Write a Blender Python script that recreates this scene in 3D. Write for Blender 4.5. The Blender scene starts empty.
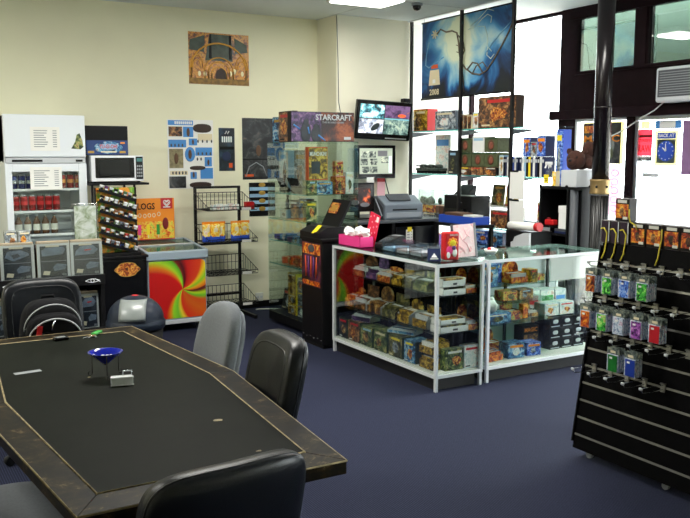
import bpy, bmesh, math, random
from mathutils import Vector, Matrix, Euler
random.seed(7)
SC = bpy.context.scene
COL = SC.collection
PI = math.pi
R = math.radians
ORD = ['first','second','third','fourth','fifth','sixth','seventh','eighth','ninth','tenth','eleventh','twelfth']

# ------------------------------------------------------------------ materials
MATS = {}
def srgb(h):
    if isinstance(h, str):
        h = h.lstrip('#'); c = [int(h[i:i+2],16)/255 for i in (0,2,4)]
    else: c = [v/255 for v in h]
    return tuple((v/12.92 if v <= .04045 else ((v+.055)/1.055)**2.4) for v in c) + (1,)
def new_mat(name):
    m = bpy.data.materials.new(name); m.use_nodes = True
    nt = m.node_tree; nt.nodes.clear()
    out = nt.nodes.new('ShaderNodeOutputMaterial')
    MATS[name] = m
    return m, nt, out
def link(nt, a, b): nt.links.new(a, b)
def mat(name, col, rough=.5, metal=0, noise=0, nscale=40, bump=0, bscale=200, coat=0, spec=.5, emit=0, dark=None):
    m, nt, out = new_mat(name)
    p = nt.nodes.new('ShaderNodeBsdfPrincipled')
    p.inputs['Base Color'].default_value = srgb(col)
    p.inputs['Roughness'].default_value = rough
    p.inputs['Metallic'].default_value = metal
    p.inputs['Specular IOR Level'].default_value = spec
    p.inputs['Coat Weight'].default_value = coat
    tc = nt.nodes.new('ShaderNodeTexCoord')
    if noise:
        n = nt.nodes.new('ShaderNodeTexNoise'); n.inputs['Scale'].default_value = nscale; n.inputs['Detail'].default_value = 4
        link(nt, tc.outputs['Object'], n.inputs['Vector'])
        mx = nt.nodes.new('ShaderNodeMix'); mx.data_type = 'RGBA'
        c = srgb(col)
        d = srgb(dark) if dark else tuple(v*(1-noise) for v in c[:3])+(1,)
        mx.inputs[6].default_value = c; mx.inputs[7].default_value = d
        cr = nt.nodes.new('ShaderNodeMapRange'); cr.inputs[1].default_value = .4; cr.inputs[2].default_value = .65
        link(nt, n.outputs[0], cr.inputs[0]); link(nt, cr.outputs[0], mx.inputs[0]); link(nt, mx.outputs[2], p.inputs['Base Color'])
    if bump:
        n = nt.nodes.new('ShaderNodeTexNoise'); n.inputs['Scale'].default_value = bscale
        link(nt, tc.outputs['Object'], n.inputs['Vector'])
        b = nt.nodes.new('ShaderNodeBump'); b.inputs['Strength'].default_value = bump; b.inputs['Distance'].default_value = .002
        link(nt, n.outputs[0], b.inputs['Height']); link(nt, b.outputs[0], p.inputs['Normal'])
    if emit:
        p.inputs['Emission Color'].default_value = srgb(col); p.inputs['Emission Strength'].default_value = emit
    link(nt, p.outputs[0], out.inputs[0])
    return m
def glass(name, tint=(255,255,255), refl=.05, rough=.0, edge=.5):
    m, nt, out = new_mat(name)
    t = nt.nodes.new('ShaderNodeBsdfTransparent'); t.inputs[0].default_value = srgb(tint)
    g = nt.nodes.new('ShaderNodeBsdfGlossy'); g.inputs['Roughness'].default_value = rough
    lw = nt.nodes.new('ShaderNodeLayerWeight'); lw.inputs[0].default_value = .25
    mr = nt.nodes.new('ShaderNodeMapRange'); mr.inputs[3].default_value = refl; mr.inputs[4].default_value = edge
    mx = nt.nodes.new('ShaderNodeMixShader')
    link(nt, lw.outputs['Fresnel'], mr.inputs[0]); link(nt, mr.outputs[0], mx.inputs[0])
    link(nt, t.outputs[0], mx.inputs[1]); link(nt, g.outputs[0], mx.inputs[2]); link(nt, mx.outputs[0], out.inputs[0])
    return m
def art(name, cols, scale=22, rough=.35, dist=.7, const=False, detail=6, emit=0):
    """printed picture: multicoloured procedural blotches that differ from object to object"""
    m, nt, out = new_mat(name)
    p = nt.nodes.new('ShaderNodeBsdfPrincipled'); p.inputs['Roughness'].default_value = rough
    tc = nt.nodes.new('ShaderNodeTexCoord'); oi = nt.nodes.new('ShaderNodeObjectInfo')
    ml = nt.nodes.new('ShaderNodeMath'); ml.operation = 'MULTIPLY'; ml.inputs[1].default_value = 60
    n = nt.nodes.new('ShaderNodeTexNoise'); n.noise_dimensions = '4D'
    n.inputs['Scale'].default_value = scale*1.05; n.inputs['Detail'].default_value = detail; n.inputs['Roughness'].default_value = .68; n.inputs['Distortion'].default_value = dist
    link(nt, oi.outputs['Random'], ml.inputs[0]); link(nt, ml.outputs[0], n.inputs['W']); link(nt, tc.outputs['Object'], n.inputs['Vector'])
    r = nt.nodes.new('ShaderNodeValToRGB'); cr = r.color_ramp
    if const: cr.interpolation = 'EASE'
    k = len(cols)
    while len(cr.elements) < k: cr.elements.new(.5)
    for i, c in enumerate(cols):
        cr.elements[i].position = .385 + .31*i/max(1, k-1); cr.elements[i].color = srgb(c)
    link(nt, n.outputs[0], r.inputs[0]); link(nt, r.outputs[0], p.inputs['Base Color'])
    if emit:
        link(nt, r.outputs[0], p.inputs['Emission Color']); p.inputs['Emission Strength'].default_value = emit
    link(nt, p.outputs[0], out.inputs[0])
    return m

M = MATS
mat('wall_paint', (240,237,208), .75, noise=.05, nscale=1.5, bump=.15, bscale=120)
mat('pier_paint', (240,236,215), .75, noise=.04, nscale=2)
mat('ceiling_paint', (226,232,232), .85, noise=.04, nscale=3)
mat('bay_white', (240,240,238), .8)
mat('frame_dark', (30,15,19), .6, noise=.3, nscale=8, spec=.06)
mat('panel_dark', (30,15,18), .6, noise=.5, nscale=3, spec=.06)
mat('black', (13,13,15), .5, spec=.2)
mat('black_gloss', (10,10,12), .2, spec=.35)
mat('black_matt', (10,10,12), .85, spec=.2)
mat('slat_black', (6,6,7), .6, spec=.06)
mat('black_metal', (20,19,20), .4, metal=.3)
mat('chrome', (215,218,225), .18, metal=1)
mat('alu', (205,208,212), .32, metal=.85)
mat('alu_white', (236,238,242), .4)
mat('groove_alu', (150,148,140), .35, metal=.7)
mat('white', (238,238,236), .5)
mat('paper', (240,240,236), .8)
mat('white_enamel', (232,238,244), .3)
mat('offwhite', (222,222,214), .6)
mat('cream', (226,214,180), .7)
mat('kraft', (188,168,140), .8)
mat('grey', (140,144,148), .5)
mat('grey_light', (196,200,204), .5)
mat('grey_dark', (70,74,80), .5)
mat('freezer_grey', (150,166,178), .4)
mat('blue_grey', (88,104,120), .45)
mat('bin_blue', (26,34,48), .4, spec=.3)
mat('bin_flap', (128,134,132), .3, noise=.15, nscale=12)
mat('printer_grey', (112,122,134), .5)
mat('printer_light', (150,158,168), .5)
mat('red', (196,24,30), .4)
mat('red_dark', (120,16,24), .4)
mat('pink', (235,60,140), .4)
mat('pink_pale', (250,190,200), .5)
mat('orange', (240,140,20), .45)
mat('orange_deep', (216,84,24), .45)
mat('yellow', (245,220,40), .45)
mat('gold', (190,150,70), .4, metal=.5)
mat('brass', (150,126,84), .4, metal=.6)
mat('green', (40,150,50), .45)
mat('green_dark', (34,66,40), .5)
mat('blue', (40,80,190), .4)
mat('blue_sky', (70,140,210), .5)
mat('blue_pale', (150,190,220), .5)
mat('navy', (24,36,74), .45)
mat('purple', (100,50,120), .45)
mat('brown', (92,62,40), .6)
mat('brown_dark', (52,36,28), .6)
mat('teal', (60,120,120), .5)
mat('steel_ship', (120,134,150), .45, noise=.35, nscale=30)
mat('slate', (40,48,58), .4, noise=.5, nscale=20)
mat('leather', (11,14,19), .34, bump=.35, bscale=260, spec=.28)
mat('fabric_grey', (112,116,120), .95, noise=.12, nscale=120, bump=.5, bscale=400)
mat('fabric_dark', (64,70,74), .95, noise=.15, nscale=120, bump=.5, bscale=400)
mat('nylon', (11,11,14), .8, spec=.15, bump=.3, bscale=500)
mat('piping', (170,172,174), .5)
mat('pole_black', (17,12,15), .26, spec=.35)
mat('plush', (66,36,26), .95, noise=.35, nscale=60, bump=.8, bscale=150)
mat('wire', (30,28,26), .5, metal=.3)
mat('shelf_edge', (90,190,185), .15)
mat('table_top', (21,24,19), .55, noise=.22, nscale=6, bump=.1, bscale=300, spec=.04)
mat('tan_edge', (158,140,96), .6, noise=.5, nscale=30)
mat('plinth', (20,20,22), .6)
mat('lamp', (255,252,240), .5, emit=7)
mat('tv_purple', (96,72,110), .4, emit=.5)
mat('tv_teal', (120,180,190), .4, emit=.6)
mat('tv_pale', (215,225,230), .4, emit=.8)
mat('tv_dark', (40,50,52), .4, emit=.3)
mat('cctv_bg', (168,176,160), .4, emit=.6)
mat('screen_dark', (34,28,28), .2, emit=.15)
mat('screen_orange', (226,96,50), .3, emit=.8)
mat('screen_grey', (120,120,124), .3, emit=.3)
mat('pavement', (196,190,180), .9, noise=.1, nscale=2)
mat('sky_block_pale', (225,215,185), .9)
mat('road', (120,120,122), .9)
mat('can_red', (170,28,34), .25, metal=.4)
mat('can_gold', (214,150,70), .3, metal=.5)
mat('can_blue', (30,50,130), .25, metal=.4)
mat('can_silver', (190,196,205), .25, metal=.8)
mat('bottle_brown', (96,66,44), .25)
mat('black_ribbed', (18,18,17), .3)
glass('glass_pane', (252,255,253), .03, 0, .35)
glass('glass_green', (245,251,248), .04, 0, .4)
glass('glass_shelf', (230,246,240), .07, 0, .5)
glass('glass_dark', (150,172,172), .16, 0, .5)
glass('plastic_clear', (242,245,247), .06, .1, .5)
glass('glass_smoke', (60,64,66), .1, .05, .5)

A = {}
def mkart(k, cols, **kw): A[k] = art('print_'+k, cols, **kw)
mkart('fantasy', ['#1c1a20','#5a3a2a','#b0803a','#d8c48a','#39505a'])
mkart('forest', ['#141c14','#32482c','#78884a','#c8b878','#5a3020'])
mkart('fire', ['#3a140c','#a8301a','#e8861c','#f8d050','#702818'])
mkart('sea', ['#10182c','#24508a','#5aa0c8','#d0e0e8','#7a4a3a'])
mkart('mixed', ['#20304a','#b03028','#e8c860','#4a8a50','#e8e4dc'], scale=30)
mkart('olive', ['#16170f','#38391f','#66663a','#b8a868','#5a4a2c'])
mkart('mauve', ['#14101a','#33224a','#5a3c70','#8a6a90','#a84030'])
mkart('grey_art', ['#202428','#56606a','#98a4ac','#d8dcdc','#6a5040'])
mkart('pale', ['#a8c0c0','#d8e0dc','#f0f0ea','#d8a898','#88a8c8'], scale=18)
mkart('brown_art', ['#181210','#4a2e20','#8a5a34','#c89a60','#a03a24'])
mkart('yellow_art', ['#2a2010','#6a5018','#b89020','#ecd060','#a04020'])
mkart('green_art', ['#0c2a10','#20842c','#50d048','#d0f090','#b03040'], scale=40)
mkart('purple_art', ['#1a0c28','#6a2880','#b060c0','#e0b0d8','#c83058'], scale=40)
mkart('blue_art', ['#0c1440','#2848b8','#5890e8','#d0e0f8','#c85a40'], scale=40)
mkart('redgold', ['#2a0a0a','#8a2418','#d88a30','#f0d070','#301820'], scale=34)
mkart('darkposter', ['#0a0a0c','#16171a','#26282c','#4a4848','#6a5040'], scale=5, dist=2.2)
mkart('candy', ['#d8481c','#f0a030','#f6d850','#a8d048','#b82840'], scale=26)
mkart('chips', ['#e07818','#f4b424','#f8e060','#f4f0e0','#c83020'], scale=26)
mkart('paints', ['#d86820','#e8a030','#50902c','#8ac040','#c03030'], scale=9)
mkart('pavscene', ['#e8e8e6','#f4f2ee','#ffffff','#f0e4e0','#d8d0d8'], scale=8)
mkart('miniatures', ['#141818','#2a3430','#4c5850','#101412','#7a7460'], scale=30)
mkart('holo', ['#6a7aa0','#a8b8d0','#e0e8f0','#c090b8','#80b0a0'], scale=50, rough=.2)
mkart('header', ['#28302e','#4c5854','#74807c','#a8a890','#242c2c'], scale=50)
mkart('pinkart', ['#fbe9ea','#f8d8dc','#fff4f2','#f0a8b0','#fbe4e4'], scale=14)

def wood_material():
    m, nt, out = new_mat('worn_wood')
    p = nt.nodes.new('ShaderNodeBsdfPrincipled'); p.inputs['Roughness'].default_value = .45; p.inputs['Specular IOR Level'].default_value = .1
    tc = nt.nodes.new('ShaderNodeTexCoord')
    n = nt.nodes.new('ShaderNodeTexNoise'); n.inputs['Scale'].default_value = 13; n.inputs['Detail'].default_value = 9; n.inputs['Roughness'].default_value = .7; n.inputs['Distortion'].default_value = .35
    link(nt, tc.outputs['Object'], n.inputs['Vector'])
    r = nt.nodes.new('ShaderNodeValToRGB'); e = r.color_ramp.elements
    e[0].position = .40; e[0].color = srgb('#0a0806'); e[1].position = .74; e[1].color = srgb('#80704e')
    x = e.new(.5); x.color = srgb('#171209'); x = e.new(.6); x.color = srgb('#2c2212')
    link(nt, n.outputs[0], r.inputs[0]); link(nt, r.outputs[0], p.inputs['Base Color']); link(nt, p.outputs[0], out.inputs[0])
wood_material()
def carpet_material():
    m, nt, out = new_mat('carpet_navy')
    p = nt.nodes.new('ShaderNodeBsdfPrincipled'); p.inputs['Roughness'].default_value = .95; p.inputs['Specular IOR Level'].default_value = .15
    tc = nt.nodes.new('ShaderNodeTexCoord')
    mp = nt.nodes.new('ShaderNodeMapping'); mp.inputs['Rotation'].default_value = (0,0,0)
    w = nt.nodes.new('ShaderNodeTexWave'); w.inputs['Scale'].default_value = 26; w.inputs['Distortion'].default_value = .6; w.inputs['Detail'].default_value = 1; w.inputs['Detail Scale'].default_value = 20
    n = nt.nodes.new('ShaderNodeTexNoise'); n.inputs['Scale'].default_value = 130
    link(nt, tc.outputs['Object'], mp.inputs[0]); link(nt, mp.outputs[0], w.inputs['Vector']); link(nt, tc.outputs['Object'], n.inputs['Vector'])
    mu = nt.nodes.new('ShaderNodeMath'); mu.operation = 'MULTIPLY'
    link(nt, w.outputs['Fac'], mu.inputs[0]); link(nt, n.outputs[0], mu.inputs[1])
    r = nt.nodes.new('ShaderNodeValToRGB'); e = r.color_ramp.elements
    e[0].position = .05; e[0].color = srgb('#1e2133'); e[1].position = .6; e[1].color = srgb('#363b52')
    link(nt, mu.outputs[0], r.inputs[0]); link(nt, r.outputs[0], p.inputs['Base Color'])
    b = nt.nodes.new('ShaderNodeBump'); b.inputs['Strength'].default_value = .5; b.inputs['Distance'].default_value = .004
    link(nt, mu.outputs[0], b.inputs['Height']); link(nt, b.outputs[0], p.inputs['Normal'])
    link(nt, p.outputs[0], out.inputs[0])
carpet_material()
def swirl_material():
    m, nt, out = new_mat('swirl_print')
    p = nt.nodes.new('ShaderNodeBsdfPrincipled'); p.inputs['Roughness'].default_value = .35
    tc = nt.nodes.new('ShaderNodeTexCoord'); sx = nt.nodes.new('ShaderNodeSeparateXYZ'); link(nt, tc.outputs['Object'], sx.inputs[0])
    def math_(op, a, b=None):
        k = nt.nodes.new('ShaderNodeMath'); k.operation = op
        for i, v in enumerate((a, b)):
            if v is None: continue
            if isinstance(v, (int, float)): k.inputs[i].default_value = v
            else: link(nt, v, k.inputs[i])
        return k.outputs[0]
    X = sx.outputs[0]; Z = sx.outputs[2]
    ang = math_('ARCTAN2', Z, X)
    rad = math_('SQRT', math_('ADD', math_('MULTIPLY', X, X), math_('MULTIPLY', Z, Z)))
    t = math_('ADD', math_('DIVIDE', ang, 2*PI), math_('ADD', math_('MULTIPLY', rad, -.30), .05))
    fr = math_('FRACT', math_('ADD', t, 1.0))
    r = nt.nodes.new('ShaderNodeValToRGB'); cr = r.color_ramp
    stops = [(0,'#d85a18'),(.03,'#e8a820'),(.055,'#7ec828'),(.085,'#e8c020'),(.11,'#d8401c'),(.20,'#c01818'),(.235,'#4a1018'),(.26,'#7a1818'),(.275,'#58b828'),(.31,'#a8d828'),(.34,'#e07818'),(.37,'#cc1414'),
             (.62,'#c81414'),(.645,'#e88818'),(.665,'#98d828'),(.70,'#6ac030'),(.725,'#e8d030'),(.75,'#d82c18'),(.84,'#d06018'),(.90,'#cc4c18'),(.93,'#5cb82c'),(.955,'#b8d828'),(.98,'#5a1818')]
    while len(cr.elements) < len(stops): cr.elements.new(.5)
    for i, (q, c) in enumerate(stops): cr.elements[i].position = q; cr.elements[i].color = srgb(c)
    link(nt, fr, r.inputs[0]); link(nt, r.outputs[0], p.inputs['Base Color']); link(nt, p.outputs[0], out.inputs[0])
swirl_material()
def blueposter_material():
    """printed night scene: pale cloud in a blue sky over dark hills"""
    m, nt, out = new_mat('night_print')
    p = nt.nodes.new('ShaderNodeBsdfPrincipled'); p.inputs['Roughness'].default_value = .5
    tc = nt.nodes.new('ShaderNodeTexCoord'); sx = nt.nodes.new('ShaderNodeSeparateXYZ'); link(nt, tc.outputs['Object'], sx.inputs[0])
    n = nt.nodes.new('ShaderNodeTexNoise'); n.inputs['Scale'].default_value = 3.2; n.inputs['Detail'].default_value = 6; n.inputs['Distortion'].default_value = .9
    link(nt, tc.outputs['Object'], n.inputs['Vector'])
    def q(op, a, b=None):
        k = nt.nodes.new('ShaderNodeMath'); k.operation = op
        for i, v in enumerate((a, b)):
            if v is None: continue
            if isinstance(v, (int, float)): k.inputs[i].default_value = v
            else: link(nt, v, k.inputs[i])
        return k.outputs[0]
    Yc, Zc = sx.outputs[1], sx.outputs[2]
    def blob(y0, z0, ry, rz):
        a = q('DIVIDE', q('SUBTRACT', Yc, y0), ry); b_ = q('DIVIDE', q('SUBTRACT', Zc, z0), rz)
        return q('DIVIDE', 1.0, q('ADD', 1.0, q('ADD', q('MULTIPLY', a, a), q('MULTIPLY', b_, b_))))
    g = q('ADD', q('MULTIPLY', blob(.08,.16,.26,.30), .85), q('MULTIPLY', blob(-.5,.12,.22,.10), .28))
    v = q('ADD', q('ADD', g, q('MULTIPLY', n.outputs[0], .75)), -.28)
    hill = q('MULTIPLY', q('ADD', q('ADD', Zc, .40), q('MULTIPLY', q('SUBTRACT', n.outputs[0], .5), .5)), 6.0)
    k = nt.nodes.new('ShaderNodeMath'); k.operation = 'MULTIPLY'; k.use_clamp = True; link(nt, hill, k.inputs[0]); k.inputs[1].default_value = 1.0
    v = q('MULTIPLY', v, k.outputs[0])
    r = nt.nodes.new('ShaderNodeValToRGB'); cr = r.color_ramp
    st = [(0,'#1a2226'),(.08,'#131d30'),(.17,'#143866'),(.28,'#2468a4'),(.40,'#58a0cc'),(.52,'#a4ccd8'),(.66,'#e4e8d4')]
    while len(cr.elements) < len(st): cr.elements.new(.5)
    for i, (t, c) in enumerate(st): cr.elements[i].position = t; cr.elements[i].color = srgb(c)
    link(nt, v, r.inputs[0]); link(nt, r.outputs[0], p.inputs['Base Color'])
    tr = nt.nodes.new('ShaderNodeBsdfTranslucent'); mx = nt.nodes.new('ShaderNodeMixShader'); mx.inputs[0].default_value = .22
    link(nt, r.outputs[0], tr.inputs[0]); link(nt, p.outputs[0], mx.inputs[1]); link(nt, tr.outputs[0], mx.inputs[2]); link(nt, mx.outputs[0], out.inputs[0])
blueposter_material()

# ------------------------------------------------------------------ mesh helpers
class MB:
    def __init__(s): s.bm = bmesh.new(); s.mats = []
    def mi(s, m):
        if isinstance(m, str): m = M[m]
        if m not in s.mats: s.mats.append(m)
        return s.mats.index(m)
    def face(s, vs, i, smooth=False):
        try:
            f = s.bm.faces.new(vs); f.material_index = i; f.smooth = smooth; return f
        except ValueError: return None
    def box(s, c, d, m, rot=None, bev=0):
        i = s.mi(m); hx, hy, hz = d[0]/2, d[1]/2, d[2]/2
        P = [Vector((x,y,z)) for x in (-hx,hx) for y in (-hy,hy) for z in (-hz,hz)]
        if rot is not None:
            mt = rot if isinstance(rot, Matrix) else Euler(rot).to_matrix()
            P = [mt @ q for q in P]
        C = Vector(c); v = [s.bm.verts.new(C+q) for q in P]
        F = [s.face([v[k] for k in q], i) for q in ((0,1,3,2),(4,6,7,5),(0,4,5,1),(2,3,7,6),(0,2,6,4),(1,5,7,3))]
        if bev:
            es = list({e for f in F for e in f.edges})
            bmesh.ops.bevel(s.bm, geom=es, offset=bev, segments=2, affect='EDGES', profile=.5, material=-1)
        return s
    def lohi(s, lo, hi, m, bev=0):
        return s.box([(a+b)/2 for a, b in zip(lo, hi)], [b-a for a, b in zip(lo, hi)], m, None, bev)
    def quad(s, pts, m):
        s.face([s.bm.verts.new(p) for p in pts], s.mi(m)); return s
    def poly(s, pts, m, off):
        """flat outline given thickness along vector off"""
        i = s.mi(m); off = Vector(off)
        a = [s.bm.verts.new(p) for p in pts]; b = [s.bm.verts.new(Vector(p)+off) for p in pts]
        s.face(a, i); s.face(b[::-1], i); n = len(a)
        for k in range(n): s.face([a[k], a[(k+1)%n], b[(k+1)%n], b[k]], i)
        return s
    def ring(s, c, ax, r, n):
        ax = Vector(ax).normalized(); u = ax.orthogonal().normalized(); w = ax.cross(u)
        return [s.bm.verts.new(Vector(c)+u*r*math.cos(2*PI*k/n)+w*r*math.sin(2*PI*k/n)) for k in range(n)]
    def cyl(s, p0, p1, r, m, r1=None, n=16, caps=True):
        i = s.mi(m); r1 = r if r1 is None else r1
        ax = Vector(p1)-Vector(p0); a = s.ring(p0, ax, r, n); b = s.ring(p1, ax, r1, n)
        for k in range(n): s.face([a[k], a[(k+1)%n], b[(k+1)%n], b[k]], i, True)
        if caps: s.face(a[::-1], i); s.face(b, i)
        return s
    def tube(s, pts, r, m, n=6, closed=False):
        i = s.mi(m); P = [Vector(p) for p in pts]; rings = []; u = None; N = len(P)
        for k in range(N):
            if closed: t = P[(k+1)%N]-P[k-1]
            else: t = P[min(k+1,N-1)]-P[max(k-1,0)]
            t.normalize()
            u = t.orthogonal().normalized() if u is None else (u-t*u.dot(t)).normalized()
            w = t.cross(u)
            rings.append([s.bm.verts.new(P[k]+u*r*math.cos(2*PI*j/n)+w*r*math.sin(2*PI*j/n)) for j in range(n)])
        for k in range(N if closed else N-1):
            a, b = rings[k], rings[(k+1)%N]
            for j in range(n): s.face([a[j], a[(j+1)%n], b[(j+1)%n], b[j]], i, True)
        if not closed: s.face(rings[0][::-1], i); s.face(rings[-1], i)
        return s
    def lathe(s, prof, m, c=(0,0,0), n=24, ax=None):
        i = s.mi(m); C = Vector(c); rot = Vector((0,0,1)).rotation_difference(Vector(ax)).to_matrix() if ax else Matrix.Identity(3)
        rings = []
        for r, z in prof:
            if r < 1e-6: rings.append([s.bm.verts.new(C+rot@Vector((0,0,z)))])
            else: rings.append([s.bm.verts.new(C+rot@Vector((r*math.cos(2*PI*k/n), r*math.sin(2*PI*k/n), z))) for k in range(n)])
        for a, b in zip(rings, rings[1:]):
            for k in range(n):
                q = [a[k % len(a)], a[(k+1) % len(a)], b[(k+1) % len(b)], b[k % len(b)]]
                u = []
                for v in q:
                    if v not in u: u.append(v)
                if len(u) > 2: s.face(u, i, True)
        for rg, rev in ((rings[0], True), (rings[-1], False)):
            if len(rg) > 1: s.face(rg[::-1] if rev else rg, i)
        return s
    def ell(s, c, rad, m, e1=1, e2=1, nu=24, nv=14, fn=None, rot=None):
        """superellipsoid; outline in x-z (e2), thickness in y (e1)"""
        i = s.mi(m); C = Vector(c); rows = []
        sp = lambda v, e: math.copysign(abs(v)**e, v)
        for a in range(nv+1):
            ph = -PI/2 + PI*a/nv; row = []
            for k in range(nu):
                th = 2*PI*k/nu
                q = Vector((rad[0]*sp(math.cos(ph),e1)*sp(math.cos(th),e2), rad[1]*sp(math.sin(ph),e1), rad[2]*sp(math.cos(ph),e1)*sp(math.sin(th),e2)))
                if fn: q = Vector(fn(q))
                if rot: q = rot @ q
                row.append(C+q)
            rows.append(row)
        V = [[s.bm.verts.new(rows[a][0])] if a in (0,nv) else [s.bm.verts.new(q) for q in rows[a]] for a in range(nv+1)]
        for a in range(nv):
            A_, B_ = V[a], V[a+1]
            for k in range(nu):
                u = []
                for v in (A_[k%len(A_)], A_[(k+1)%len(A_)], B_[(k+1)%len(B_)], B_[k%len(B_)]):
                    if v not in u: u.append(v)
                if len(u) > 2: s.face(u[::-1], i, True)
        return s
    def build(s, name, parent=None, loc=(0,0,0), rot=(0,0,0), recalc=True):
        if recalc: bmesh.ops.recalc_face_normals(s.bm, faces=s.bm.faces)
        me = bpy.data.meshes.new(name); s.bm.to_mesh(me); s.bm.free()
        for m in s.mats: me.materials.append(m)
        o = bpy.data.objects.new(name, me); COL.objects.link(o)
        o.location = loc; o.rotation_euler = rot
        if parent: o.parent = parent
        return o

LABELS = {}
def tag(o, label, cat, group=None):
    o['label'] = label; o['category'] = cat
    if group: o['group'] = group
    if label in LABELS: print('DUPLICATE LABEL', label)
    LABELS[label] = 1
    n = len(label.split())
    if not 4 <= n <= 16: print('LABEL LENGTH', n, label)
    return o
def thing(name, label, cat, loc=(0,0,0), rz=0, group=None):
    o = bpy.data.objects.new(name, None); COL.objects.link(o); o.empty_display_size = .05
    o.location = loc; o.rotation_euler = (0,0,rz)
    return tag(o, label, cat, group)
def struct(o): o['kind'] = 'structure'; return o
def dup(root, loc, rz, label, group=None):
    r = root.copy(); COL.objects.link(r); r.location = loc
    if rz is not None: r.rotation_euler = (0,0,rz)
    tag(r, label, root['category'], group or root.get('group'))
    def kids(src, dst):
        for ch in list(src.children):
            c = ch.copy(); COL.objects.link(c); c.parent = dst; kids(ch, c)
    kids(root, r)
    return r
def text(name, s, size, m, loc, rot, parent=None, w=None, ex=.0006):
    cu = bpy.data.curves.new(name, 'FONT'); cu.body = s; cu.size = size; cu.align_x = 'CENTER'; cu.align_y = 'CENTER'; cu.extrude = ex; cu.offset = size*.018
    cu.resolution_u = 2
    t = bpy.data.objects.new(name+'_tmp', cu); me = bpy.data.meshes.new_from_object(t)
    me.name = name
    bpy.data.objects.remove(t); bpy.data.curves.remove(cu)
    me.materials.clear(); me.materials.append(M[m] if isinstance(m, str) else m)
    if w:
        xs = [v.co.x for v in me.vertices]; k = w/(max(xs)-min(xs))
        for v in me.vertices: v.co.x *= k
    o = bpy.data.objects.new(name, me); COL.objects.link(o); o.location = loc; o.rotation_euler = rot
    if parent: o.parent = parent
    return o
FY = (PI/2, 0, 0)            # lettering that reads from -Y
FX = (PI/2, 0, -PI/2)        # lettering that reads from -X
def carton(name, label, cat, x, y, z, w, d, h, a, side='grey_dark', rz=0, group=None, band=None, seal=None, tilt=0):
    """printed box, picture on its local -Y side and top; w along X, d along Y; origin bottom centre"""
    b = MB(); b.lohi((-w/2,-d/2,0), (w/2,d/2,h), side, min(.004, h*.06))
    e = .0012; i = .03
    b.lohi((-w/2*(1-i), -d/2-e, h*i), (w/2*(1-i), -d/2+.0005, h*(1-i)), a)
    b.lohi((-w/2*(1-i), -d/2*(1-i), h-.0005), (w/2*(1-i), d/2*(1-i), h+e), a)
    b.lohi((-w/2-e, -d/2*(1-i), h*i), (-w/2+.0005, d/2*(1-i), h*(1-i)), a)
    rs = random.Random(label); cx_ = rs.uniform(-.12,.12)*w; n_ = 9; hh_ = min(w,h)
    if not isinstance(a,str) and min(w,h) > .05:
        pts = [(cx_+w*.24*math.cos(2*PI*k/n_)*rs.uniform(.6,1.25), -d/2-e, h*.45+h*.26*math.sin(2*PI*k/n_)*rs.uniform(.6,1.25)) for k in range(n_)]
        b.poly(pts, A[rs.choice(['fantasy','brown_art','redgold','grey_art','pale','olive'])], (0,-.0006,0))
        if not band:
            b.lohi((-w*rs.uniform(.25,.42), -d/2-2*e, h*.80), (w*rs.uniform(.25,.42), -d/2, h*.90), rs.choice(['cream','yellow','offwhite','gold','red','blue_pale']))
            b.lohi((-w*.4, -d/2-2*e, h*.07), (-w*rs.uniform(.0,.2), -d/2, h*.12), rs.choice(['offwhite','black','cream']))
    if band: b.lohi((-w*.4, -d/2-2*e, h*.72), (w*.4, -d/2, h*.88), band)
    if seal: b.lohi((w*.1, -d/2-2*e, h*.1), (w*.35, -d/2, h*.25), seal)
    o = b.build(name, None, (x,y,z), (tilt,0,rz))
    return tag(o, label, cat, group)
mat('blue_glass',(22,34,150),.08)
mat('vault_green',(70,84,72),.5,noise=.5,nscale=12); mat('ochre',(150,110,30),.5,noise=.5,nscale=25); mat('arch_gold',(224,164,64),.5); mat('arch_light',(250,238,190),.5)
mat('khaki',(150,140,104),.6,noise=.4,nscale=30); mat('card_red',(222,30,70),.4); mat('olive_box',(84,92,60),.5,noise=.3,nscale=30); mat('rust',(150,80,60),.5,noise=.3,nscale=40)
mat('deep_blue',(18,34,70),.5,noise=.4,nscale=5,dark=(10,20,44)); mat('cloud_blue',(84,152,200),.5,noise=.5,nscale=6,dark=(150,196,214)); mat('cloud_pale',(222,230,214),.5,noise=.5,nscale=7,dark=(150,196,206)); mat('hill_dark',(24,34,40),.5,noise=.4,nscale=8); mat('bone_dark',(120,104,84),.5,noise=.6,nscale=30)
mat('sign_pink',(226,70,88),.5); mat('sign_grey',(70,52,58),.5); mat('mauve_grey',(150,134,150),.6); mat('pinkpaper',(244,220,228),.6)
mat('sleeve_red',(190,28,40),.3); mat('sleeve_green',(26,110,40),.3); mat('sleeve_blue',(28,56,150),.3); mat('deck_grey',(74,66,66),.5); mat('ribbon_yellow',(226,206,60),.5)
glass('holo_clear',(200,206,216),.18,.2,.5)

mat('silver_bright',(214,218,220),.3,metal=.25); mat('window_black',(24,25,27),.25,spec=.3); mat('blue_band',(26,60,120),.4); mat('alu_shaded',(206,210,212),.4)
def backlit(name,col):
    m, nt, out = new_mat(name)
    d = nt.nodes.new('ShaderNodeBsdfDiffuse'); t = nt.nodes.new('ShaderNodeBsdfTranslucent'); mx = nt.nodes.new('ShaderNodeMixShader'); mx.inputs[0].default_value = .8
    d.inputs[0].default_value = srgb(col); t.inputs[0].default_value = srgb(col)
    link(nt,d.outputs[0],mx.inputs[1]); link(nt,t.outputs[0],mx.inputs[2]); link(nt,mx.outputs[0],out.inputs[0])
for k_,c_ in dict(lit_cream=(220,212,170),lit_grey=(150,165,165),lit_white=(225,225,225),sign_pink=(235,110,125),mauve_grey=(130,112,130),pinkpaper=(225,190,205)).items(): backlit(k_,c_)
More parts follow.
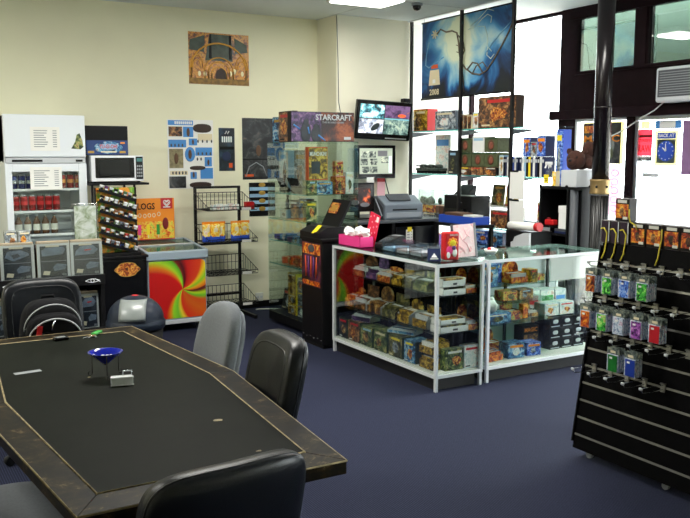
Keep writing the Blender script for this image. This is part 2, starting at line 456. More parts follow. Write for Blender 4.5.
# ------------------------------------------------------------------ camera, world, render look
cam = bpy.data.cameras.new('camera'); co = bpy.data.objects.new('camera', cam); COL.objects.link(co)
cam.sensor_width = 36; cam.lens = 833*36/690; cam.clip_start = .05
co.location = (0,0,1.65); co.rotation_euler = (R(90-7.16), 0, R(-30.23)); SC.camera = co
w = bpy.data.worlds.new('sky'); SC.world = w; w.use_nodes = True
w.node_tree.nodes['Background'].inputs[0].default_value = (.93,.96,1,1)
w.node_tree.nodes['Background'].inputs[1].default_value = 11
SC.view_settings.view_transform = 'Standard'; SC.view_settings.look = 'None'; SC.view_settings.gamma = 1
SC.view_settings.use_curve_mapping = False; SC.view_settings.exposure = .36
SC.cycles.use_denoising = True; SC.cycles.max_bounces = 10; SC.cycles.transparent_max_bounces = 24
SC.cycles.caustics_reflective = False; SC.cycles.caustics_refractive = False; SC.cycles.sample_clamp_indirect = 6

HC = 3.1
def slab(name, lo, hi, m): return struct(MB().lohi(lo, hi, m).build(name))
slab('floor', (-2.7,-2.3,-.1), (6.4,8.3,0), 'carpet_navy')
slab('ceiling', (-2.7,-2.3,HC), (5.36,8.3,HC+.1), 'ceiling_paint')
slab('ceiling_bay', (5.36,-2.3,HC), (6.4,8.3,HC+.1), 'bay_white')
slab('trim_1', (5.33,3.2,HC-.012), (5.36,7.78,HC), 'alu_white')
slab('wall_back', (-2.7,8.2,0), (4.43,8.3,HC), 'wall_paint')
b = MB(); b.lohi((4.43,7.78,0),(5.36,8.3,HC),'pier_paint'); struct(b.build('wall_pier'))
slab('wall_bay', (5.36,7.92,0), (6.4,8.3,HC), 'bay_white')
slab('wall_left', (-2.8,-2.3,0), (-2.7,8.3,HC), 'wall_paint')
slab('wall_front', (-2.7,-2.4,0), (6.4,-2.3,HC), 'wall_paint')
slab('baseboard_back', (-2.7,8.188,0), (4.43,8.2,.07), 'black')
# ceiling joints
b = MB()
for y in (2.0,4.4,6.8): b.lohi((-2.7,y-.006,HC-.004),(5.33,y+.006,HC+.01),'grey_light')
for x in (-.4,2.0,4.42): b.lohi((x-.006,-2.3,HC-.004),(x+.006,8.2,HC+.01),'grey_light')
struct(b.build('trim_2'))
# right wall: shop front
RX = 6.3
b = MB()
b.lohi((RX,6.42,0),(RX+.1,7.92,.62),'panel_dark')                     # under the bay window
b.lohi((RX,6.21,0),(RX+.1,6.42,HC),'frame_dark')                      # dark post
b.lohi((RX,2.9,2.0),(RX+.1,6.21,2.456),'panel_dark')                  # panel above the door
b.lohi((RX,2.9,3.0),(RX+.1,6.21,HC),'frame_dark')
b.lohi((RX-.01,5.345,2.456),(RX+.1,5.475,3.0),'frame_dark')
b.lohi((RX-.01,5.45,0),(RX+.1,5.53,2.0),'frame_dark')                 # door jamb
b.lohi((RX,1.0,0),(RX+.1,2.9,HC),'panel_dark').lohi((RX,-2.3,0),(RX+.1,1.0,.45),'panel_dark').lohi((RX,-2.3,2.95),(RX+.1,1.0,HC),'panel_dark').lohi((RX,-2.3,.45),(RX+.1,-2.1,2.95),'panel_dark')
b.lohi((RX,2.9,0),(RX+.1,3.0,2.0),'frame_dark')
struct(b.build('wall_right'))
b = MB(); b.lohi((RX-.07,2.9,2.0),(RX,6.5,2.09),'frame_dark',.006); struct(b.build('trim_3'))
b = MB(); b.lohi((RX-.02,2.9,2.44),(RX,6.21,2.47),'frame_dark'); b.lohi((RX-.02,2.9,2.985),(RX,6.3,3.02),'frame_dark'); struct(b.build('trim_4'))
def window(n, y0, y1, z0, z1, g, fr='frame_dark', t=.03, dx=0):
    RX = 6.3+dx
    o = struct(MB().lohi((RX+.045,y0,z0),(RX+.053,y1,z1),g).build('window_%d' % n))
    b = MB()
    b.lohi((RX+.02,y0,z0),(RX+.08,y0+t,z1),fr).lohi((RX+.02,y1-t,z0),(RX+.08,y1,z1),fr)
    b.lohi((RX+.02,y0+t,z0),(RX+.08,y1-t,z0+t),fr).lohi((RX+.02,y0+t,z1-t),(RX+.08,y1-t,z1),fr)
    f = b.build('window_frame', o); return o
window(1, 6.42,7.92,.62,HC,'glass_pane')
window(2, 5.475,6.21,2.456,3.0,'glass_dark','frame_dark',.012,-.018)
window(3, 2.9,5.345,2.456,3.0,'glass_dark','frame_dark',.012,-.018)
window(4, 5.53,6.21,.0,2.0,'glass_pane','alu_white',.025)
window(5, -2.1,1.0,.45,2.95,'glass_pane')  # unseen window, added to bring more daylight into the room
d = struct(MB().lohi((RX+.045,3.0,.0),(RX+.053,5.45,2.0),'glass_pane').build('door_1'))
b = MB(); b.lohi((RX+.02,5.41,0),(RX+.08,5.45,2.0),'alu').lohi((RX+.02,3.0,0),(RX+.08,3.04,2.0),'alu').lohi((RX+.02,3.04,1.965),(RX+.08,5.41,2.0),'alu').lohi((RX+.02,3.04,0),(RX+.08,5.41,.12),'alu')
b.build('door_frame', d)
b = MB(); b.tube([(RX-.0,3.2,.9),(RX-.05,3.2,.9),(RX-.05,3.2,1.3),(RX,3.2,1.3)],.012,'alu'); b.build('door_handle', d)
slab('trim_5', (5.30,6.14,.58),(6.28,7.90,.62),'bay_white')            # window ledge
slab('trim_6', (5.30,6.14,0),(5.34,7.78,.58),'panel_dark')
# outside
slab('pavement', (6.4,-8,-.12),(11,16,-.04),'pavement')
slab('road', (11,-20,-.2),(24,28,-.14),'road')
o = MB().lohi((7.0,2.6,2.40),(7.08,6.98,3.5),'sky_block_pale')  # panel added outside so the high windows show no bright sky
o.lohi((6.4,2.6,2.36),(7.08,2.7,2.4),'sky_block_pale'); o.lohi((6.4,6.15,2.36),(7.08,6.25,2.4),'sky_block_pale')
o = o.build('sky_block_panel', None); tag(o, 'added pale panel outside, blocking the sky behind the high dark windows','sign')

# ceiling lamps
WATT = 62
def lamp(x, y, lx, ly, label, k=1):
    t = thing('ceiling_light', label, 'ceiling light', (x,y,HC), 0, 'fluorescent ceiling lights')
    MB().lohi((-lx/2,-ly/2,-.05),(lx/2,ly/2,0),'white',.006).build('housing', t)
    b = MB(); b.lohi((-lx/2+.03,-ly/2+.03,-.062),(lx/2-.03,ly/2-.03,-.045),'lamp',.004); b.build('diffuser', t)
    li = bpy.data.lights.new('tube_light','AREA'); li.shape = 'RECTANGLE'; li.size = lx-.08; li.size_y = ly-.08; li.energy = WATT*k; li.color = (1,.98,.92)
    lo = bpy.data.objects.new('tube_light', li); COL.objects.link(lo); lo.parent = t; lo.location = (0,0,-.066)
lamp(4.15,6.72,.62,.46,'fluorescent ceiling light above the staff desk, cut by the top of the picture',.22)
lamp(1.7,4.9,1.24,.4,'fluorescent ceiling light over the far table end, added out of view for more light',1.1)  # this and the next two are unseen lamps added to brighten the room
lamp(4.3,4.4,1.24,.34,'fluorescent ceiling light over the glass counters, added out of view for more light',.6)
lamp(-1.2,4.9,1.24,.34,'fluorescent ceiling light left of the fridge, added out of view for more light',1.15)
t = thing('security_camera','small dark dome security camera on the ceiling above the blue poster','camera',(4.78,6.82,HC))
MB().lathe([(.055,0),(.055,-.02),(.045,-.025)],'grey').build('mount',t)
MB().lathe([(.042,-.024),(.040,-.045),(.028,-.064),(0,-.072)],'black_gloss').build('dome',t)
t = thing('smoke_detector','brown round detector on the ceiling at the upper left of the picture','smoke detector',(1.69,8.08,HC))
MB().lathe([(.07,0),(.07,-.02),(.05,-.04),(0,-.042)],'brown').build('detector_body',t)

# ------------------------------------------------------------------ table
T = thing('gaming_table','large boat-shaped table with black padded top and worn dark wood border','table',(.83,3.25,0))
zt = .73
out = [(-.40,-1.15),(.40,-1.15),(.51,0),(.40,1.15),(-.40,1.15),(-.51,0)]
inn = [(-.315,-1.035),(.345,-1.03),(.41,-.06),(.335,1.03),(-.315,1.03),(-.40,0)]
inn = [(-.32,-1.03),(.32,-1.03),(.405,0),(.32,1.03),(-.32,1.03),(-.405,0)]
for k in range(6):
    k2 = (k+1) % 6; b = MB()
    P = [(*out[k],zt-.045),(*out[k2],zt-.045),(*inn[k2],zt-.045),(*inn[k],zt-.045)]
    b.poly(P,'worn_wood',(0,0,.045)); o = b.build('border_plank',T)
    bv = o.modifiers.new('bevel','BEVEL'); bv.width = .003; bv.segments = 2
b = MB(); b.poly([(x*.998,y*.998,zt-.04) for x,y in inn],'table_top',(0,0,.0415)); o = b.build('padded_top',T)
b = MB(); b.tube([(x*.999,y*.999,zt+.0005) for x,y in inn],.0035,'tan_edge',6,True); b.build('edge_trim',T)
b = MB(); b.tube([(x,y,zt-.003) for x,y in out],.0035,'tan_edge',6,True); b.build('worn_edge',T)
for sy in (-1,1):
    b = MB(); b.box((0,sy*.72,.37),(.10,.10,.62),'black',None,.004); b.box((0,sy*.72,.03),(.62,.09,.06),'black',None,.008); b.box((0,sy*.72,.667),(.62,.09,.035),'black',None,.004)
    b.build('leg',T)
b = MB(); b.box((0,0,.25),(.05,1.34,.09),'black',None,.004); b.build('stretcher',T)
for i,(x,y,s) in enumerate([(.20,-.60,.022),(.2,-.95,.01),(-.05,.2,.008)]):
    b = MB(); n = 7
    b.poly([(x+s*math.cos(2*PI*k/n)*random.uniform(.7,1.2), y+s*.7*math.sin(2*PI*k/n)*random.uniform(.6,1.2), zt+.0012) for k in range(n)],'tan_edge',(0,0,.0008)); o = b.build('scuff_mark',T); 

# ------------------------------------------------------------------ chairs
def chair(label, loc, rz, kind, zoff=0, arms=True, bw=.235, top=.97, group='office chairs around the table'):
    """local +Y is where the sitter looks; loc is the column's foot"""
    t = thing('office_chair', label, 'chair', (loc[0],loc[1],0), rz, group)
    f = {'leather':'leather','fabric':'fabric_grey','dark':'fabric_dark'}[kind]
    b = MB(); b.ell((0,.02,.455+zoff),(.245,.055,.235),f,.45,.5,32,12,None,Matrix.Rotation(PI/2,3,'X')); s = b.build('seat',t)
    h = (top-.50)/2; cz = .50+h
    e2 = .42 if kind == 'leather' else .62
    def shp(q):
        k = q.z/h
        x = q.x*(1-.10*max(0,-k)**2) if kind == 'leather' else q.x*(1-.16*max(0,k)**2-.05*max(0,-k))
        return (x, q.y - .035*(q.x/bw)**2*-1 - .05*k, q.z)
    b = MB(); b.ell((0,-.235,cz),(bw,.055 if kind=='leather' else .042,h),f,.5,e2,40,14,shp); br = b.build('backrest',t)
    if kind == 'leather':
        pts = []
        for k in range(40):
            th = 2*PI*k/40; sp = lambda v,e: math.copysign(abs(v)**e,v)
            q = shp(Vector((bw*.80*sp(math.cos(th),e2), .046, h*.82*sp(math.sin(th),e2)))); pts.append((q[0],q[1]-.235,q[2]+cz))
        b = MB(); b.tube(pts,.004,'leather',6,True); b.build('seam',br)
        pts = []
        for k in range(40):
            th = 2*PI*k/40; sp = lambda v,e: math.copysign(abs(v)**e,v)
            q = shp(Vector((bw*.985*sp(math.cos(th),e2), -.018, h*.985*sp(math.sin(th),e2)))); pts.append((q[0],q[1]-.235,q[2]+cz))
        b = MB(); b.tube(pts,.0045,'leather',6,True); b.build('seam',br)
    else:
        b = MB(); b.ell((0,-.268,cz-.01),(bw*.9,.03,h*.9),'fabric_grey' if kind=='fabric' else 'black',.5,e2,32,10,shp); b.build('back_shell',t)
    b = MB(); b.tube([(0,-.05,.40),(0,-.24,.40),(0,-.305,.46),(0,-.292,.62)],.017,'black',8); b.build('back_bar',t)
    b = MB(); b.cyl((0,0,.09),(0,0,.28),.028,'black',n=14).cyl((0,0,.28),(0,0,.41),.018,'chrome',n=14).box((0,0,.405),(.18,.2,.03),'black',None,.006); b.build('gas_column',t)
    b = MB()
    for k in range(5):
        a = 2*PI*k/5+.3; c, s_ = math.cos(a), math.sin(a)
        b.tube([(0,0,.10),(.12*c,.12*s_,.095),(.26*c,.26*s_,.07)],.02,'black',8)
    st = b.build('star_base',t)
    for k in range(5):
        a = 2*PI*k/5+.3; c, s_ = math.cos(a), math.sin(a)
        b = MB(); b.cyl((.27*c-.018*s_,.27*s_+.018*c,.026),(.27*c+.018*s_,.27*s_-.018*c,.026),.026,'black',n=14); b.cyl((.26*c,.26*s_,.05),(.26*c,.26*s_,.085),.008,'black',n=8); b.build('caster',st)
    if arms:
        for sx in (-1,1):
            b = MB(); b.tube([(sx*.20,.0,.41),(sx*.275,.0,.42),(sx*.285,.02,.52),(sx*.275,.04,.625)],.015,'black',8); b.ell((sx*.272,.03,.635),(.03,.018,.12),'black',.6,.6,16,8,None,Matrix.Rotation(PI/2,3,'X')); b.build('armrest',t)
    return t
chair('black leather office chair at the near end of table, back turned to the camera',(.735,2.13),R(6),'leather',0,False,.232,.893)
chair('black leather office chair on the right side, nearer than the grey fabric chair',(1.155,2.93),R(86),'leather',0,False,.215,.945)
chair('tall grey fabric office chair on the right side of the table',(1.20,3.64),R(88),'fabric',0,False,.225,.955)
chair('black leather office chair at the far table end, holding the backpack',(.865,4.68),R(180),'leather',0,True,.218,.945)
chair('grey fabric office chair pushed in on the left of the table, mostly cut off',(.30,2.93),R(-92),'fabric',-.045,False,.225,.93)
# ------------------------------------------------------------------ things on the table, backpack, bin
BZ = .86
t = thing('backpack','black backpack with pale piping and red tab on the far black chair','backpack',(.845,4.58,.508))
def bs(q): return (q.x*(1-.12*max(0,q.z/.21)), q.y*(1-.35*max(0,q.z/.21)), q.z)
b = MB(); b.ell((0,0,.19),(.160,.10,.19),'nylon',.6,.55,32,14,bs); b.build('bag_body',t)
b = MB(); b.ell((0,-.075,.165),(.142,.06,.150),'nylon',.5,.6,28,12); fp = b.build('front_pocket',t)
pts = [(.142*math.cos(a)*1.0, -.118+.0*a, .10+.165*math.sin(a)) for a in [PI*k/20 for k in range(21)]]
b = MB(); b.tube([(-.14,-.10,.02)]+[( .14*math.cos(PI-PI*k/20), -.118-.012*math.sin(PI*k/20), .16+.13*math.sin(PI*k/20)) for k in range(21)]+[(.14,-.10,.02)],.0045,'piping',6); b.build('piping',t)
b = MB(); b.tube([( .145*math.cos(PI-PI*k/20), -.06-.03*math.sin(PI*k/20), .225+.135*math.sin(PI*k/20)) for k in range(21)],.004,'piping',6); b.build('piping',t)
b = MB(); b.tube([(0,-.132,.285),(-.015,-.140,.265),(-.02,-.142,.235)],.004,'chrome',6); b.build('zip_pull',t)
b = MB(); b.box((-.085,-.137,.215),(.026,.006,.09),'red',(0,.15,0)); b.build('red_tab',t)
b = MB(); b.tube([(-.03,.05,.355),(-.03,.05,.385),(.03,.05,.385),(.03,.05,.355)],.008,'nylon',8); b.build('carry_loop',t)

t = thing('glass_bowl','cobalt blue glass bowl on three black wire legs on the table','bowl',(.845,3.43,.731))
b = MB(); b.lathe([(.004,.048),(.03,.070),(.055,.092),(.070,.104),(.0715,.106),(.066,.105),(.05,.092),(.025,.072),(0,.056)],'blue_glass' if 'blue_glass' in M else 'blue',n=32); b.build('cone_bowl',t)
for k in range(3):
    a = R(-100+120*k); c,s = math.cos(a), math.sin(a)
    b = MB(); b.tube([(.062*c,.062*s,.098),(.062*c,.062*s,.010),(.066*c,.066*s,.002),(.078*c,.078*s,.004),(.08*c,.08*s,.014),(.072*c,.072*s,.017)],.0022,'wire',6); b.build('leg',t)
b = MB(); b.tube([(.062*math.cos(R(-100+15*k)),.062*math.sin(R(-100+15*k)),.0985) for k in range(24)],.002,'wire',6,True); b.build('wire_ring',t)
b = MB()
for k in range(9):
    a = k*2.4; r = .006*math.sqrt(k)*1.6; b.ell((r*math.cos(a),r*math.sin(a),.082),(.010,.007,.007),'white',1,1,8,6)
o = b.build('pale_stones',None,(.845,3.43,.731)); tag(o,'small white stones lying inside the blue glass bowl','stones'); o['kind']='stuff'

t = thing('card_holder','silver metal business card box with wire handle beside the blue bowl','card holder',(.868,3.272,.731),R(-12))
b = MB(); b.lohi((-.043,-.02,.003),(.043,.02,.034),'silver_bright',.004); b.build('case_body',t)
b = MB(); b.lohi((-.045,-.022,0),(.045,-.017,.006),'alu_white',.001).lohi((-.045,-.022,.031),(.045,-.012,.036),'alu_white',.001); b.build('rim',t)
b = MB(); b.tube([(.006,.012,.034),(.006,.012,.052),(.040,.012,.052),(.040,.012,.034)],.0028,'chrome',6); b.build('wire_handle',t)
t = thing('key_bunch','small bunch of keys with green tag on the far table end','keys',(.985,4.24,.7315),R(25))
b = MB(); b.tube([(.014*math.cos(2*PI*k/14),.014*math.sin(2*PI*k/14),.0025) for k in range(14)],.0015,'chrome',6,True); b.build('key_ring',t)
for k,a in enumerate((190,215,245)):
    c,s = math.cos(R(a)), math.sin(R(a)); b = MB(); b.cyl((.022*c,.022*s,.002+.0025*k),(.022*c,.022*s,.0045+.0025*k),.012,'brass',n=12).box((.05*c,.05*s,.0035+.0025*k),(.045,.008,.002),'chrome',(0,0,R(a))); b.build('key',t)
b = MB(); b.box((.035,.012,.010),(.055,.03,.012),'green',(0,-.1,.2),.003); b.build('green_tag',t)
t = thing('mobile_phone','small dark phone with grey screen lying at the far table edge','phone',(.825,4.23,.731),R(8))
b = MB(); b.lohi((-.035,-.022,0),(.035,.022,.016),'black_gloss',.005); b.build('phone_body',t)
b = MB(); b.lohi((-.02,-.015,.0155),(.022,.014,.017),'bin_flap'); b.build('phone_screen',t)
o = MB().lohi((-.055,-.018,0),(.055,.018,.0006),'grey').build('tape_strip',None,(.573,3.66,.7318),(0,0,R(6))); tag(o,'small grey strip of tape stuck flat on the table top','tape')

t = thing('swing_bin','dark blue dome-topped swing bin with grey flap behind the table','bin',(1.595,5.6,0),R(-24)); t.scale = (1,1,.965)
b = MB(); b.lathe([(.14,0),(.15,.004),(.185,.50),(.178,.50),(.145,.01)],'black',n=40); b.build('bin_body',t)
b = MB(); b.lathe([(.195,.485),(.199,.49),(.201,.53),(.192,.545),(.19,.55)]+[(.19*math.cos(a),.55+.165*math.sin(a)) for a in [PI/2*k/12 for k in range(1,13)]],'bin_blue',n=48); b.build('dome_lid',t)
b = MB(); rows = []
for i in range(9):
    row = []
    for j in range(9):
        x = -.088+.176*i/8; el = R(4)+R(56)*j/8
        zz = .55+.168*math.sin(el); rr = .1935*math.cos(el); yy = -math.sqrt(max(1e-6, rr*rr-x*x)) if rr*rr > x*x else -.001
        row.append(b.bm.verts.new((x,yy,zz)))
    rows.append(row)
k = b.mi('bin_flap')
for i in range(8):
    for j in range(8): b.face([rows[i][j],rows[i+1][j],rows[i+1][j+1],rows[i][j+1]],k,True)
o = b.build('swing_flap',t); sm = o.modifiers.new('thick','SOLIDIFY'); sm.thickness = .004; sm.offset = 1
b = MB(); b.ell((0,0,.716),(.024,.024,.004),'red',1,1,14,8); b.build('red_badge',t)

# ------------------------------------------------------------------ fridge and its cans
t = thing('drinks_fridge','tall white glass-door drinks fridge against the back wall at the left','fridge',(1.425,0,0))
b = MB(); W2 = .34
b.lohi((-W2,7.62,.04),(-W2+.04,8.17,1.985),'white_enamel',.006).lohi((W2-.04,7.62,.04),(W2,8.17,1.985),'white_enamel',.006).lohi((-W2,8.12,.04),(W2,8.17,1.985),'white_enamel')
b.lohi((-W2,7.62,1.58),(W2,8.12,1.985),'white_enamel',.008).lohi((-W2,7.62,.04),(W2,8.12,.35),'white_enamel',.008).lohi((-W2+.02,7.66,0),(W2-.02,8.1,.04),'black'); b.build('cabinet',t)
b = MB(); b.lohi((-W2,7.595,1.625),(W2,7.62,1.99),'white_enamel',.01); hp = b.build('header_panel',t)
b = MB(); b.lohi((-W2+.01,7.60,1.575),(W2-.01,7.622,1.62),'grey_light',.003).lohi((-.28,7.597,1.585),(-.03,7.603,1.605),'black',.001).lohi((.25,7.597,1.585),(.31,7.603,1.605),'black',.001); b.build('handle_strip',t)
b = MB(); b.lohi((-W2,7.59,.36),(-W2+.055,7.618,1.57),'white_enamel',.005).lohi((W2-.07,7.59,.36),(W2,7.618,1.57),'white_enamel',.005).lohi((-W2+.055,7.59,1.50),(W2-.07,7.618,1.57),'white_enamel',.005).lohi((-W2+.055,7.59,.36),(W2-.07,7.618,.43),'white_enamel',.005); dr = b.build('door',t)
b = MB(); b.lohi((-W2+.05,7.602,.42),(W2-.065,7.607,1.51),'glass_pane'); b.build('door_pane',dr)
for z in (1.345,1.155,.95,.70,.50):
    b = MB()
    for k in range(9): b.cyl((-W2+.04,7.66+.05*k,z),(W2-.04,7.66+.05*k,z),.004,'chrome',n=6)
    b.lohi((-W2+.04,7.635,z-.012),(W2-.04,7.645,z+.008),'alu_white'); b.build('shelf',t)
def sheet(name,label,cat,lo,hi,m,parent=None,lines=0,group=None,axis='y',title=None,lm='grey'):
    """paper lying flat on a vertical face; lines = rows of small print marks"""
    b = MB(); b.lohi(lo,hi,m)
    if lines:
        if axis == 'y':
            x0,x1 = lo[0],hi[0]; z0,z1 = lo[2],hi[2]; y = lo[1]
            for k in range(lines):
                zz = z1-(z1-z0)*(.14+.76*k/lines); ww = random.uniform(.3,.5); h = (z1-z0)*.3/lines
                b.lohi((x0+(x1-x0)*.12,y-.0006,zz-h),(x0+(x1-x0)*(.12+ww),y,zz),lm); b.lohi((x0+(x1-x0)*.76,y-.0006,zz-h),(x0+(x1-x0)*.9,y,zz),lm)
        else:
            y0,y1 = lo[1],hi[1]; z0,z1 = lo[2],hi[2]; x = lo[0]
            for k in range(lines):
                zz = z1-(z1-z0)*(.14+.76*k/lines); ww = random.uniform(.4,.75); h = (z1-z0)*.3/lines
                b.lohi((x-.0006,y1-(y1-y0)*(.12+ww),zz-h),(x,y1-(y1-y0)*.12,zz),lm)
    o = b.build(name,parent)
    if label: tag(o,label,cat,group)
    return o
sheet('price_list','white price list stuck on the fridge top panel','price list',(1.30,7.592,1.68),(1.545,7.594,1.885),'paper',None,8)
sheet('price_list','white price list stuck on the fridge glass door','price list',(1.285,7.588,1.345),(1.55,7.5905,1.54),'paper',None,8)
b = MB(); b.poly([(1.64,7.594,1.70),(1.72,7.594,1.695),(1.745,7.594,1.715),(1.735,7.594,1.78),(1.715,7.594,1.835),(1.69,7.594,1.82),(1.675,7.594,1.76)],A['forest'],(0,-.002,0)); o = b.build('sticker'); tag(o,'green and brown monster cut-out sticker on the fridge top panel','sticker')
def can(name, label, x, y, z, m1, m2, group, h=.122, r=.031):
    b = MB(); b.lathe([(0,0),(r*.82,0),(r,.008),(r,h*.12)],m1,n=16); b.lathe([(r,h*.12),(r,h*.82),(r*.98,h*.9)],m1,n=16); b.lathe([(r*.98,h*.9),(r*.8,h*.985),(r*.78,h),(r*.7,h*.985),(0,h*.985)],'can_silver',n=16)
    b.cyl((0,0,h*.36),(0,0,h*.6),r*1.01,m2,n=16,caps=False)
    o = b.build(name,None,(x,y,z)); return tag(o,label,'drink can',group)
for i in range(3): can('drink_can','blue drink can on the top fridge shelf, %s from the left'%ORD[i],1.165+.066*i,7.70,1.353,'can_blue','can_silver','blue cans in the fridge')
for i in range(3): can('drink_can','red and gold drink can right of the fridge door price list, %s from left'%ORD[i],1.575+.067*i,7.70,1.353,'can_red','can_gold','red and gold cans in the fridge',.13)
for i in range(6): can('drink_can','red drink can on the second fridge shelf, %s from the left'%ORD[i],1.175+.068*i,7.70,1.163,'can_red','red','red cans on the second fridge shelf',.135,.031)
for i in range(5):
    b = MB(); b.lathe([(0,0),(.028,0),(.031,.01),(.031,.10),(.012,.14),(.012,.155),(0,.155)],'bottle_brown',n=14); b.cyl((0,0,.03),(0,0,.085),.0316,'offwhite',n=14,caps=False); b.cyl((0,0,.15),(0,0,.165),.014,'grey_light',n=12)
    o = b.build('drink_bottle',None,(1.19+.075*i,7.70,.958)); tag(o,'small brown bottle on the third fridge shelf, %s from the left'%ORD[i],'bottle','brown bottles in the fridge')

# ------------------------------------------------------------------ rack with boxed games in front of the fridge
t = thing('display_rack','black two-tier display rack holding plastic-wrapped spaceship boxes before the fridge','rack',(0,0,0))
b = MB(); b.lohi((.30,6.56,.655),(1.63,6.98,.70),'black',.003).lohi((.30,6.53,.64),(1.63,6.56,.72),'black',.003); b.build('upper_shelf',t)
b = MB(); b.lohi((.30,6.74,.70),(1.60,6.98,.93),'black'); b.build('rear_step',t)
b = MB(); b.lohi((.30,6.56,.24),(1.63,6.98,.28),'black',.003).lohi((.30,6.53,.225),(1.63,6.56,.30),'black',.003); b.build('lower_shelf',t)
b = MB(); b.lohi((1.60,6.56,0),(1.63,6.98,.66),'black'); b.build('side_panel',t)
b = MB(); b.lohi((.30,6.56,0),(.33,6.98,.66),'black'); b.build('side_panel',t)
b = MB(); b.lohi((.33,6.95,0),(1.60,6.98,.66),'black'); b.build('back_panel',t)
def eye_logo(x):
    b = MB()
    b.tube([(x-.055+.055*2*k/12*1.0, 6.528, .675+.014*math.sin(PI*k/12)) for k in range(13)],.0022,'alu_white',5)
    b.tube([(x-.055+.055*2*k/12*1.0, 6.528, .675-.014*math.sin(PI*k/12)) for k in range(13)],.0022,'alu_white',5)
    b.tube([(x+.013*math.cos(2*PI*k/12),6.528,.675+.013*math.sin(2*PI*k/12)) for k in range(12)],.0025,'alu_white',5,True)
    b.tube([(x+.02,6.528,.69),(x+.06,6.528,.662)],.0025,'alu_white',5); b.build('silver_logo',t)
eye_logo(1.53); eye_logo(.93)
def ship_box(x, y, z, label, v, w=.235, h=.29, rz=0, lean=-.06):
    t = thing('boxed_game', label, 'boxed game', (x,y,z), rz, 'spaceship boxes in the black rack')
    t.rotation_euler = (lean,0,rz)
    b = MB(); b.lohi((-w/2,0,0),(w/2,.05,h),'kraft',.003); b.build('box_body',t)
    b = MB(); b.lohi((-w/2-.003,-.003,0),(w/2+.003,-.0008,h*.93),'offwhite'); b.lohi((-w*.42,-.0045,h*.05),(w*.42,-.002,h*.87),'slate'); c = b.build('cover',t)
    b = MB(); q = lambda u,s: (u*w, -.0055, s*h)
    if v == 0: b.poly([q(-.38,.62),q(-.12,.52),q(.36,.66),q(.34,.72),q(.1,.80),q(-.3,.78)],'steel_ship',(0,-.001,0)); b.poly([q(-.12,.58),q(.1,.64),q(.02,.72),q(-.2,.68)],'grey_dark',(0,-.002,0))
    elif v == 1: b.poly([q(-.36,.60),q(.28,.64),q(.38,.76),q(.30,.84),q(-.24,.82),q(-.38,.76)],'steel_ship',(0,-.001,0))
    else: b.poly([q(-.38,.58),q(.22,.60),q(.38,.72),q(.22,.84),q(-.18,.82),q(-.34,.70)],'steel_ship',(0,-.001,0)); b.poly([q(-.05,.69),q(.14,.71),q(.17,.74),q(-.08,.73)],'red',(0,-.002,0))
    b.poly([q(.0,.20),q(.34,.24),q(.40,.36),q(.10,.40),q(-.04,.30)],'steel_ship',(0,-.001,0)); b.poly([q(-.36,.12),q(-.16,.10),q(-.12,.2),q(-.32,.22)],'cream',(0,-.001,0))
    b.lohi((-w*.24,-.006,h*.84),(w*.18,-.0055,h*.885),'cream'); b.lohi((w*.24,-.006,h*.07),(w*.38,-.0055,h*.13),'bin_flap'); b.lohi((-w*.4,-.006,h*.46),(w*.4,-.0055,h*.475),'grey'); b.build('cover_picture',c)
    b = MB(); b.lohi((-w/2-.006,-.010,-.0),(w/2+.006,-.0085,h*.985),'plastic_clear'); b.build('plastic_sleeve',t)
    return t
for i,(x,d) in enumerate([(.745,'box with grey spaceship, outermost left on the upper rack shelf'),(1.0,'box with pale wedge spaceship cover, second from left on the upper rack shelf'),(1.262,'box with plain grey spaceship cover in the middle of the upper rack shelf'),(1.51,'box with grey and red spaceship cover, rightmost on the upper rack shelf')]):
    ship_box(x,6.60,.702,d,[1,0,1,2][i],.236,.29)
for i,x in enumerate((1.36,1.445,1.51)): ship_box(x,6.60+.054*(2-i)*0.9,.282,'%s overlapping spaceship box on the lower rack shelf, counted from the left'%ORD[i],i,.15,.30,0,-.03)
for i,x in enumerate((.62,.86)): ship_box(x,6.60,.282,'spaceship box on the lower rack shelf left of the black chair, %s from the left'%ORD[i],i,.2,.29)
b = MB(); b.lohi((-.10,-.02,0),(.10,.02,.33),'plastic_clear',.004); t = thing('plastic_wallet','clear plastic wallet of pale green leaflets standing behind the rightmost spaceship box','wallet',(1.555,6.80,.932))
b.build('sleeve',t); b = MB(); b.lohi((-.085,-.008,.01),(.085,.008,.31),art('print_leaflet',['#8a9a70','#c8d0b8','#eef0e8','#dfe4d4','#a0b090'],scale=9)); b.build('leaflets',t)
for i,x in enumerate((.99,1.09)):
    t2 = carton('card_box','small pale card box on the rack rear step, %s from the left'%ORD[i],'box',x,6.84,.932,.085,.07,.13,A['grey_art'],'offwhite',0,'small boxes on the rack rear step')

# ------------------------------------------------------------------ black cabinet, paint rack, microwave
t = thing('black_cabinet','low glossy black cabinet with gold emblem between rack and ice cream freezer','cabinet',(0,0,0))
b = MB(); b.lohi((1.785,7.32,.05),(2.20,7.95,.735),'black',.004).lohi((1.80,7.36,0),(2.18,7.9,.05),'plinth'); b.build('body',t)
b = MB(); b.lohi((1.775,7.30,.735),(2.215,7.96,.757),'black',.005); b.build('top_board',t)
b = MB(); b.lohi((1.80,7.305,.07),(2.185,7.32,.72),'black_gloss',.003); dd = b.build('door',t)
b = MB(); pts = [(2.02+.105*math.cos(2*PI*k/28)*(1+.10*math.cos(6*PI*k/14)),7.304,.635+.062*math.sin(2*PI*k/28)) for k in range(28)]; b.poly(pts,A['redgold'],(0,-.001,0)); b.tube([(x,y-.001,z) for x,y,z in pts],.003,'gold',5,True); b.build('emblem',dd)
t = thing('microwave_stand','black wire-legged stand carrying the microwave above the paint rack','stand',(0,0,0))
b = MB(); b.lohi((1.77,7.50,1.375),(2.30,7.96,1.395),'black',.003); b.build('top_board',t)
